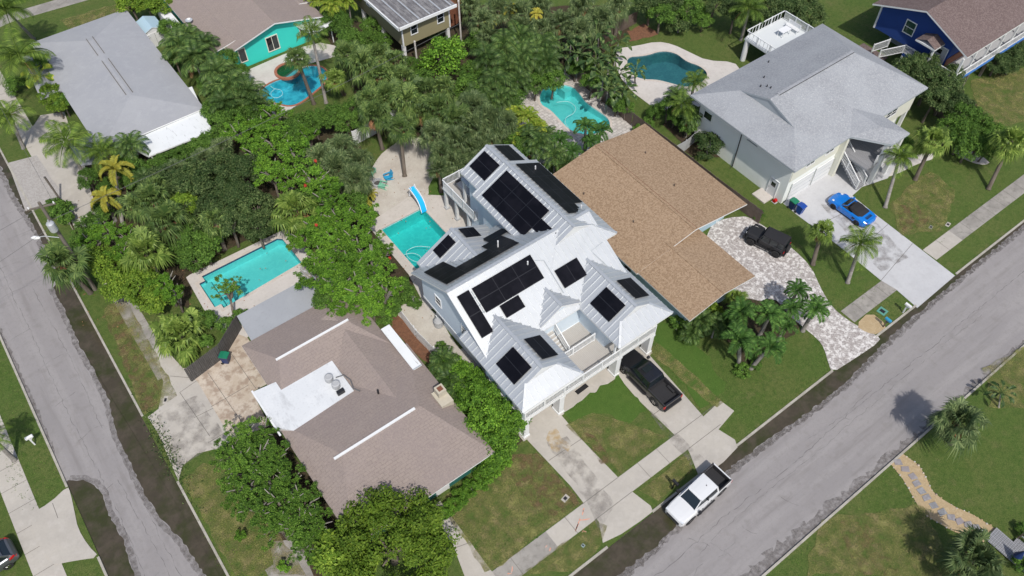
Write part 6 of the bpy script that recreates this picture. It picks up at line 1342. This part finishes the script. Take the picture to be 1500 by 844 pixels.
many('mid', c, [(246, 236, 2.2, 1.5), (268, 226, 2.2, 1.4), (290, 216, 2.2, 1.4), (308, 208, 2.2, 1.5), (228, 246, 2.4, 1.5)]); many('sabalg', c, [(258, 252, 3.4, 1.8), (298, 232, 3.4, 1.7), (326, 216, 3.4, 1.7)])
many('mid', c, [(275, 350, 2.8, 1.8), (300, 362, 2.4, 1.9), (286, 380, 1.8, 1.6), (262, 372, 2.2, 1.5)])
c = 'between sidewalk and left pool'
many('bright', c, [(136, 356, 2.6, 1.8), (158, 340, 2.6, 1.7), (176, 372, 2.8, 1.6), (240, 418, 3, 1.8), (258, 432, 2.4, 1.6), (184, 345, 2.8, 1.5)]); many('yel', c, [(176, 410, 3, 2.0), (206, 420, 3, 2.0), (160, 392, 2.8, 1.8), (224, 436, 2.4, 1.6), (142, 378, 2.4, 1.5), (200, 398, 3.2, 1.7)])
T('sabalb', 212, 368, 4.8, 2.7, c); T('saw', 262, 487, 1.9, 2.75, c); T('sabal', 88, 384, 5.2, 2.5, c, (133, 430)); many('mid', c, [(120, 350, 2.0, 1.4), (128, 330, 1.8, 1.3)])
many('frangi', c, [(334, 422, 2.6, 1.7, (345, 470))]); many('shrub', c, [(302, 470, 1.2, 1.1), (330, 478, 1.0, 1.0), (352, 462, .8, .9), (300, 500, .8, .8)]); many('shrub', 'by the utility pole', [(88, 308, 1.0, 1.4), (96, 322, .8, 1.0), (78, 298, .8, .9)])
c = 'between left pool and teal pool'
many('bright', c, [(352, 196, 3.6, 2.1), (382, 186, 3.8, 2.1), (404, 208, 4.2, 2.3), (430, 228, 4.4, 2.4), (376, 222, 3.8, 2.0), (458, 262, 4.6, 2.3), (398, 252, 4, 2.1), (424, 264, 4, 1.9), (482, 292, 4.5, 2.3), (466, 330, 4.2, 2.2), (500, 322, 4.5, 2.2), (524, 352, 4.5, 2.3), (496, 356, 4.2, 2.1), (544, 388, 4.5, 2.4), (512, 392, 4.4, 2.3), (474, 380, 4, 2.1), (446, 350, 3.4, 1.8), (462, 408, 4, 2.1), (494, 420, 4, 2.2), (528, 424, 4.4, 2.4), (560, 424, 4.2, 2.2), (506, 446, 3.4, 1.8), (545, 448, 3.4, 1.8), (402, 168, 3.2, 1.9), (452, 200, 3.6, 1.8), (532, 318, 3.8, 1.7), (558, 370, 3.2, 1.5)])
many('mid', c, [(586, 424, 2, 1.4), (572, 446, 2, 1.3), (560, 462, 1.6, 1.2), (428, 202, 3.6, 1.9), (450, 292, 3.2, 1.9), (520, 300, 3, 1.6), (480, 438, 2.8, 1.6)])
T('sabalb', 432, 306, 4.8, 2.9, c); many('sabalg', c, [(492, 246, 4.2, 2.4), (520, 262, 4, 2.2), (500, 218, 4.2, 2.3), (526, 236, 4, 2.0), (470, 232, 4.2, 2.2)])
many('gold', c, [(544, 284, 1.4, .8), (536, 297, 1.2, .8)]); many('shrub', 'on the gravel strip beside the stilt house', [(606, 444, .7, .8), (646, 506, .5, .5), (590, 434, .8, .9)])
c = 'between turquoise house and sandy yard'
many('mid', c, [(352, 142, 2.6, 1.8), (372, 168, 2.6, 1.7), (436, 184, 2.6, 1.7), (462, 176, 2.6, 1.7), (488, 170, 2.6, 1.7), (508, 178, 2.4, 1.6), (520, 156, 2.8, 1.6), (330, 160, 2.8, 1.8), (560, 60, 1.8, 1.4), (545, 40, 2.2, 1.6), (500, 40, 2.6, 1.8), (515, 62, 2.8, 1.9), (536, 58, 2.2, 1.5)])
many('sabal', c, [(586, 186, 4.8, 2.0, (593, 259)), (548, 168, 4.6, 2.3), (540, 146, 4.4, 2.2), (566, 140, 4.4, 2.3), (596, 146, 4.6, 2.3), (622, 132, 4.6, 2.3), (650, 130, 4.4, 2.3), (640, 158, 4.6, 2.3), (668, 176, 4.6, 2.3), (616, 164, 3.8, 2.0), (530, 92, 4.6, 2.3, (540, 118)), (508, 78, 4.4, 2.0), (554, 80, 4.4, 2.2), (578, 88, 4.2, 2.0), (556, 108, 4, 2.1), (590, 112, 4, 2.0)])
many('sabalg', c, [(692, 156, 4.6, 2.3), (696, 186, 4.6, 2.3), (668, 206, 4.6, 2.3), (716, 176, 4.8, 2.3), (648, 224, 4, 2.0), (636, 196, 4.4, 2.2), (664, 236, 3.6, 1.9), (688, 216, 3.8, 2.0), (740, 180, 4.2, 2.0), (722, 198, 3.8, 1.8), (644, 246, 3.2, 1.6)])
T('coco', 456, 46, 7.6, 2.0, 'rising over the blue freeform pool', (478, 152)); T('sabal', 434, 84, 6.2, 1.7, 'rising over the blue freeform pool', (460, 153)); T('sabalb', 490, 114, 3.6, 1.8, 'right of the blue freeform pool', (504, 140))
c = 'between pale roof and turquoise houses'
many('darkfeather', c, [(262, 66, 3.8, 2.4), (284, 84, 4, 2.5), (276, 52, 3.4, 1.9), (318, 104, 4, 2.4), (338, 126, 4, 2.4), (362, 134, 3.8, 2.2), (318, 132, 3.6, 2.0), (330, 152, 3.6, 2.0), (376, 152, 3.2, 1.9), (298, 64, 3.6, 2.0)])
many('mid', c, [(248, 42, 2.2, 1.5), (256, 86, 2.4, 1.6), (334, 88, 2.6, 1.6), (314, 160, 3, 1.6), (322, 180, 3, 1.7), (304, 120, 2.6, 1.3), (350, 108, 2.4, 1.4), (340, 176, 2.8, 1.8)])
many('yel', c, [(190, 6, 3, 1.9), (214, 2, 3.2, 1.9), (236, 10, 2.8, 1.6)])
c = 'at the top edge by the olive house'
many('areca', c, [(486, 6, 4, 2.0), (510, 0, 3.8, 1.9), (464, -4, 3.6, 1.8)]); many('mid', c, [(492, 26, 2.6, 1.7), (478, 34, 2.2, 1.4)])
c = 'in the jungle right of the olive house'
T('round', 650, 82, 3.4, 2.9, c); many('mid', c, [(616, 116, 2.6, 1.7), (690, 106, 2.6, 1.8), (684, 132, 2.8, 1.8), (700, 62, 2.8, 1.9), (812, 118, 2.6, 1.7), (800, 96, 3, 1.7), (786, 124, 2.4, 1.5), (600, 96, 2.0, 1.3), (752, 144, 2.4, 1.5)])
many('sabalg', c, [(706, 30, 4.6, 2.2), (730, 14, 4.6, 2.2), (760, 18, 4.6, 2.3), (790, 10, 4.8, 2.3), (820, 34, 4.6, 2.3), (852, 10, 4.6, 2.3), (850, 44, 4.6, 2.2), (880, 28, 4.4, 2.2), (792, 42, 4.4, 2.2), (716, 52, 4, 2.0), (690, 8, 4.2, 2.0), (760, 40, 4, 2.0), (906, 8, 4.2, 2.1)])
many('gold', c, [(748, 14, 4.8, 1.2), (786, 20, 5.2, 1.1), (718, 34, 4.4, 1.0)])
many('kentia', c, [(738, 66, 4, 2.2), (762, 56, 4, 2.2), (712, 84, 4, 2.1), (742, 96, 3.8, 2.2), (726, 118, 3.6, 2.1), (758, 118, 3.2, 1.9), (764, 84, 4, 2.2), (700, 134, 3.2, 1.8), (790, 70, 4, 2.1), (736, 142, 3, 1.8), (716, 150, 3, 1.8)])
many('darkfeather', c, [(780, 80, 3.8, 2.2), (800, 92, 3.6, 2.0), (800, 66, 3.8, 2.0)])
c = 'between the two backyard pools'
many('paddle', c, [(836, 62, 3.8, 2.0), (846, 82, 3.6, 2.0), (868, 74, 3.6, 2.1), (872, 94, 3.6, 2.1), (892, 86, 3.4, 1.9), (884, 112, 3.6, 2.0), (904, 112, 3.4, 1.8), (890, 134, 3.2, 1.8), (912, 136, 3, 1.7), (930, 106, 3.2, 1.6, (930, 122)), (876, 52, 3.8, 2.0), (830, 84, 3, 1.7), (906, 62, 3.2, 1.6)])
many('mid', c, [(856, 96, 2.4, 1.5), (868, 118, 2.4, 1.5), (904, 152, 1.8, 1.4), (916, 158, 1.6, 1.2), (842, 98, 2.2, 1.3)])
c = 'beside the kidney shaped pool'
many('areca', c, [(772, 172, 3.8, 1.9), (788, 186, 3, 1.5), (760, 196, 3, 1.6), (752, 168, 3.4, 1.6)]); many('xmas', c, [(858, 186, 3.6, 1.8), (880, 192, 3.4, 1.6), (866, 208, 3, 1.5), (820, 206, 3.2, 1.6), (838, 222, 3, 1.5)]); many('darkfeather', c, [(790, 212, 3.4, 1.8), (812, 228, 3, 1.6), (830, 240, 2.6, 1.3), (776, 200, 3.2, 1.7), (800, 196, 2.8, 1.4)])
many('mid', c, [(756, 208, 2.6, 1.6), (772, 216, 2.4, 1.5)])
c = 'around the dark blue pool'
many('coco', c, [(1000, 152, 4.2, 1.9, (1012, 182)), (1018, 118, 4, 1.7), (1098, 12, 5, 2.5, (1085, 60))]); many('darkfeather', c, [(992, 140, 3.2, 1.5), (1012, 170, 3, 1.5)]); many('darkshrub', c, [(1036, 212, 1.5, 1.75), (994, 34, 1.4, 1.8)])
many('mid', c, [(978, 156, 2.2, 1.5), (990, 170, 1.8, 1.3), (1008, 186, 1.6, 1.2), (968, 20, 2.6, 2.0), (1010, 14, 2.6, 2.0), (1030, 30, 1.8, 1.4), (960, 164, 1.4, 1.1)])
many('dark', c, [(952, 6, 3, 2.2), (985, -2, 3.4, 2.2), (1048, 4, 3.4, 2.3), (1076, 18, 3, 2.0), (1128, 8, 3.2, 2.2), (1160, 14, 3, 2.3), (1188, 22, 2.6, 2.2), (1176, 4, 3, 2.0), (1110, 32, 2, 1.5)])
c = 'between grey shingle and blue houses'
many('dark', c, [(1334, 102, 3.4, 2.2), (1352, 92, 3.2, 1.9), (1362, 116, 3.4, 2.3), (1384, 134, 3.2, 2.2), (1392, 112, 3, 1.9), (1370, 146, 3.2, 2.0), (1400, 156, 3, 2.0)]); many('mid', c, [(1412, 172, 2.8, 2.1), (1434, 186, 2.6, 2.0), (1408, 198, 2.6, 2.0), (1436, 208, 2.4, 1.9), (1456, 196, 2.2, 1.7), (1418, 216, 2.0, 1.7), (1446, 220, 1.8, 1.4), (1390, 190, 2.4, 1.7)])
many('dark', 'below the deck of the blue house', [(1460, 92, 1.8, 1.8), (1482, 90, 1.8, 1.8), (1500, 78, 1.8, 1.8)])
c = 'right of the grey shingle house'
many('sabalb', c, [(1368, 204, 4.8, 2.2, (1340, 264)), (1482, 206, 4.8, 2.2, (1447, 278))]); T('coco', 1318, 230, 4.6, 2.0, c, (1296, 305)); many('mid', c, [(1322, 212, 1.6, 1.3)])
c = 'between paver and pale driveways'
T('sabalb', 1204, 338, 4, 1.7, c, (1190, 388)); T('coco', 1261, 356, 4.2, 2.2, c, (1241, 415)); T('shrub', 1112, 315, .5, .7, 'beside the black off-road vehicle')
c = 'in front of the brown roof house'
many('xmas', c, [(1168, 426, 3.2, 1.5), (1194, 452, 3.4, 1.7), (1160, 452, 3, 1.4), (1128, 462, 3.6, 2.0), (1086, 458, 3.4, 2.0), (1084, 498, 4, 2.2, (1082, 535)), (1128, 508, 3.6, 1.9, (1100, 540)), (1152, 478, 2.6, 1.3)])
many('sabalb', c, [(1076, 437, 1.8, 1.35)]); many('yelshrub', c, [(1048, 455, .9, .9)]); many('darkfeather', c, [(1028, 470, 1.8, 1.5), (1048, 476, 1.6, 1.3), (1012, 488, 1.2, 1.2), (1066, 474, 2, 1.4)]); many('shrub', c, [(992, 474, .7, .9), (1004, 492, .6, .8), (1088, 542, .5, .8), (1108, 532, .5, .7)])
c = 'in the lower right garden'
T('sabalg', 1405, 618, 3.8, 2.6, c, (1392, 650)); T('sabalg', 1426, 818, 3.2, 2.8, c, (1412, 846)); T('paddle', 1466, 576, 1.6, 1.2, c, (1462, 598)); many('shrub', c, [(1500, 776, .5, .7), (1496, 830, .6, .9)])
c = 'between corner house and stilt house'
many('round', c, [(702, 586, 2.8, 2.0), (742, 606, 2.6, 1.9), (728, 646, 2.4, 1.9), (686, 556, 2.4, 1.6), (718, 620, 2.6, 2.0), (752, 580, 2.2, 1.4), (664, 540, 2.2, 1.3), (712, 672, 1.8, 1.4)]); many('darkfeather', c, [(650, 530, 2.6, 1.6), (656, 556, 2.4, 1.5), (672, 578, 2.0, 1.4), (640, 552, 1.8, 1.2)])
many('brightshrub', 'in the front bed of the corner house', [(724, 690, .6, .8), (706, 704, .5, .9), (690, 716, .5, .9), (670, 732, .5, .9), (654, 748, .5, .7), (738, 676, .5, .7)])
c = 'in front of the corner house'
T('bigyel', 572, 806, 2.8, 4.5, c); T('yel', 618, 770, 2.8, 2.0, c); T('yel', 510, 812, 2.4, 2.4, c)
c = 'left of the corner house'
many('frangi', c, [(352, 640, 3.2, 1.9), (384, 630, 3, 1.6), (346, 676, 3.4, 2.0), (376, 668, 3.4, 2.0), (402, 668, 3, 1.7), (362, 708, 3.4, 2.1), (394, 702, 3.4, 2.0), (422, 706, 3, 1.9), (380, 738, 3.4, 2.1), (412, 738, 3.4, 2.1), (440, 738, 3.2, 2.0), (404, 766, 3.2, 2.0), (436, 772, 3.2, 2.0), (462, 766, 2.8, 1.8), (470, 790, 2.4, 1.7), (332, 662, 2.8, 1.5), (446, 800, 2.4, 1.6), (372, 690, 2.6, 1.8), (352, 728, 2.4, 1.5)])
many('brightshrub', c, [(416, 829, .7, .55), (352, 784, .6, .5), (455, 820, .5, .5)])
many('shrub', 'behind the brown roof garden', [(950, 180, .6, .8), (936, 190, .6, .8)])
many('coco', 'by the kerb at the left edge', [(-14, 640, 4, 1.6)])
SC = {}
for e in TREES: SC.setdefault((e[0], e[5]), []).append(e)
ORD = ['first', 'second', 'third', 'fourth', 'fifth', 'sixth', 'seventh', 'eighth', 'ninth', 'tenth', 'eleventh', 'twelfth', 'thirteenth', 'fourteenth', 'fifteenth', 'sixteenth', 'seventeenth', 'eighteenth', 'nineteenth', 'twentieth', '21st', '22nd', '23rd', '24th', '25th', '26th', '27th', '28th', '29th', '30th']
rr = random.Random(99)
for (kind, cl), L_ in SC.items():
    L_.sort(key=lambda e: (e[1], e[2])); P = PR[kind]
    for i, (k_, px, py, z, r, _, base) in enumerate(L_):
        X, Y = G(px, py, z)
        lab = f"{P['d']} {cl}" if len(L_) == 1 else (f"leftmost {P['d']} {cl}" if i == 0 else f"rightmost {P['d']} {cl}" if i == len(L_)-1 else f"{P['d']} {cl}, {ORD[i]} from left")
        if base: bX, bY = G(*base)
        else: bX, bY = X+rr.uniform(-.2, .2), Y+rr.uniform(-.2, .2)
        cat = P['cat']
        t = thing(P['n'], lab, cat, (bX, bY, GZ), 0, f"{P['d']}s {cl}" if len(L_) > 1 else None)
        v = Vector((X-bX, Y-bY, z-GZ)); ln = v.length; th_ = 1.0 if cat in ('palm tree',) else r*.7
        palm = cat == 'palm tree'
        link('trunk', rr.choice(P['t']), t, (0, 0, 0), v.to_track_quat('Z', 'Y').to_euler(), (min(1, r/1.6) if palm else r*.6, min(1, r/1.6) if palm else r*.6, ln))
        sx = r*rr.uniform(.94, 1.06)
        o = link('crown' if cat != 'shrub' and cat != 'plant' else 'leaves', rr.choice(P['c']), t, v, (rr.uniform(-.18, .18), rr.uniform(-.18, .18), rr.uniform(0, 6.28)), (sx, r, r*rr.uniform(.9, 1.1)))
        if P['x']: link('branch', rr.choice(P['x']), t, v, (0, 0, rr.uniform(0, 6.28)), (r, r, r))
# flower spikes on the bright trees
for i, (px, py, z) in enumerate([(462, 236, 5.2), (458, 222, 5), (463, 330, 5), (571, 378, 2.2), (495, 314, 4.8), (447, 272, 5), (378, 488-100, 3)]):
    if i == 6: continue
    X, Y = G(px, py, z); q = MB(); r2 = random.Random(i)
    for k in range(40): d = rnd_dir(r2, -.3); leafquad(q, d*.12*r2.random(), d, .16, .08, r2, 'flower')
    q2 = q; q2.tube([(0, 0, -1.2), (0, 0, 0)], .02, 'bark', 5)
    o = q2.build('flower_cluster'); o.location = (X, Y, z); tag(o, 'red flower cluster '+['among green leaves right of the upper trees', 'topmost among the bright trees', 'beside the low fan palm tips', 'on the mulch left of the teal pool', 'above the gap between bright trees', 'left of the sandy yard trees'][i], 'flowers', 'red flower clusters among the bright trees')
# weeds and leaf litter on lawns are one uncountable mass
q = MB(); r3 = random.Random(5)
def tufts(poly, n, m='lf_mid', s=.09):
    xs = [p[0] for p in poly]; ys = [p[1] for p in poly]
    for _ in range(n):
        x = r3.uniform(min(xs), max(xs)); y = r3.uniform(min(ys), max(ys)); ins = False
        for i in range(len(poly)):
            (x1, y1), (x2, y2) = poly[i-1], poly[i]
            if (y1 > y) != (y2 > y) and x < (x2-x1)*(y-y1)/(y2-y1)+x1: ins = not ins
        if ins:
            for k in range(3): leafquad(q, Vector((x+r3.uniform(-.1, .1), y+r3.uniform(-.1, .1), GZ+.02)), Vector((r3.uniform(-.6, .6), r3.uniform(-.6, .6), .6)).normalized(), s*r3.uniform(.7, 1.6), s*.4, r3, m)
tufts(GP([(640,735),(740,680),(850,740),(735,830),(715,835)]), 900); tufts(GP([(265,705),(300,680),(450,840),(330,850)]), 900, 'lf_yel'); tufts(GP([(185,470),(205,470),(262,580),(215,610),(150,460)]), 600, 'lf_mid'); tufts(GP([(560,270),(640,215),(625,300),(560,330)]), 160); tufts(GP([(1110,330),(1230,400),(1290,420),(1240,470),(1200,440)]), 500)
tufts(GP([(960,480),(1210,500),(1215,550),(1080,630)]), 1200, 'lf_mid'); tufts(GP([(1300,250),(1500,180),(1500,250),(1380,360),(1290,300)]), 900); tufts(GP([(1130,844),(1300,690),(1420,800),(1420,860)]), 900, 'lf_mid'); tufts(GP([(0,510),(95,710),(40,755),(0,690)]), 700)
q.build('grass_tufts', kind='stuff')
q = MB()
for _ in range(420):
    x, y = G(r3.uniform(100, 700), r3.uniform(180, 480)); leafquad(q, Vector((x, y, GZ+.07)), Vector((r3.uniform(-.3, .3), r3.uniform(-.3, .3), 1)).normalized(), .16, .1, r3, 'dead')
for (x, y) in [(r3.gauss(-4.2, .35), r3.gauss(39.0, 2.2)) for _ in range(900)]: leafquad(q, Vector((x, y, r3.uniform(.02, .25))), Vector((r3.uniform(-1, 1), r3.uniform(-1, 1), .6)).normalized(), .2, .08, r3, 'lf_dark')
q.build('leaf_litter', kind='stuff')
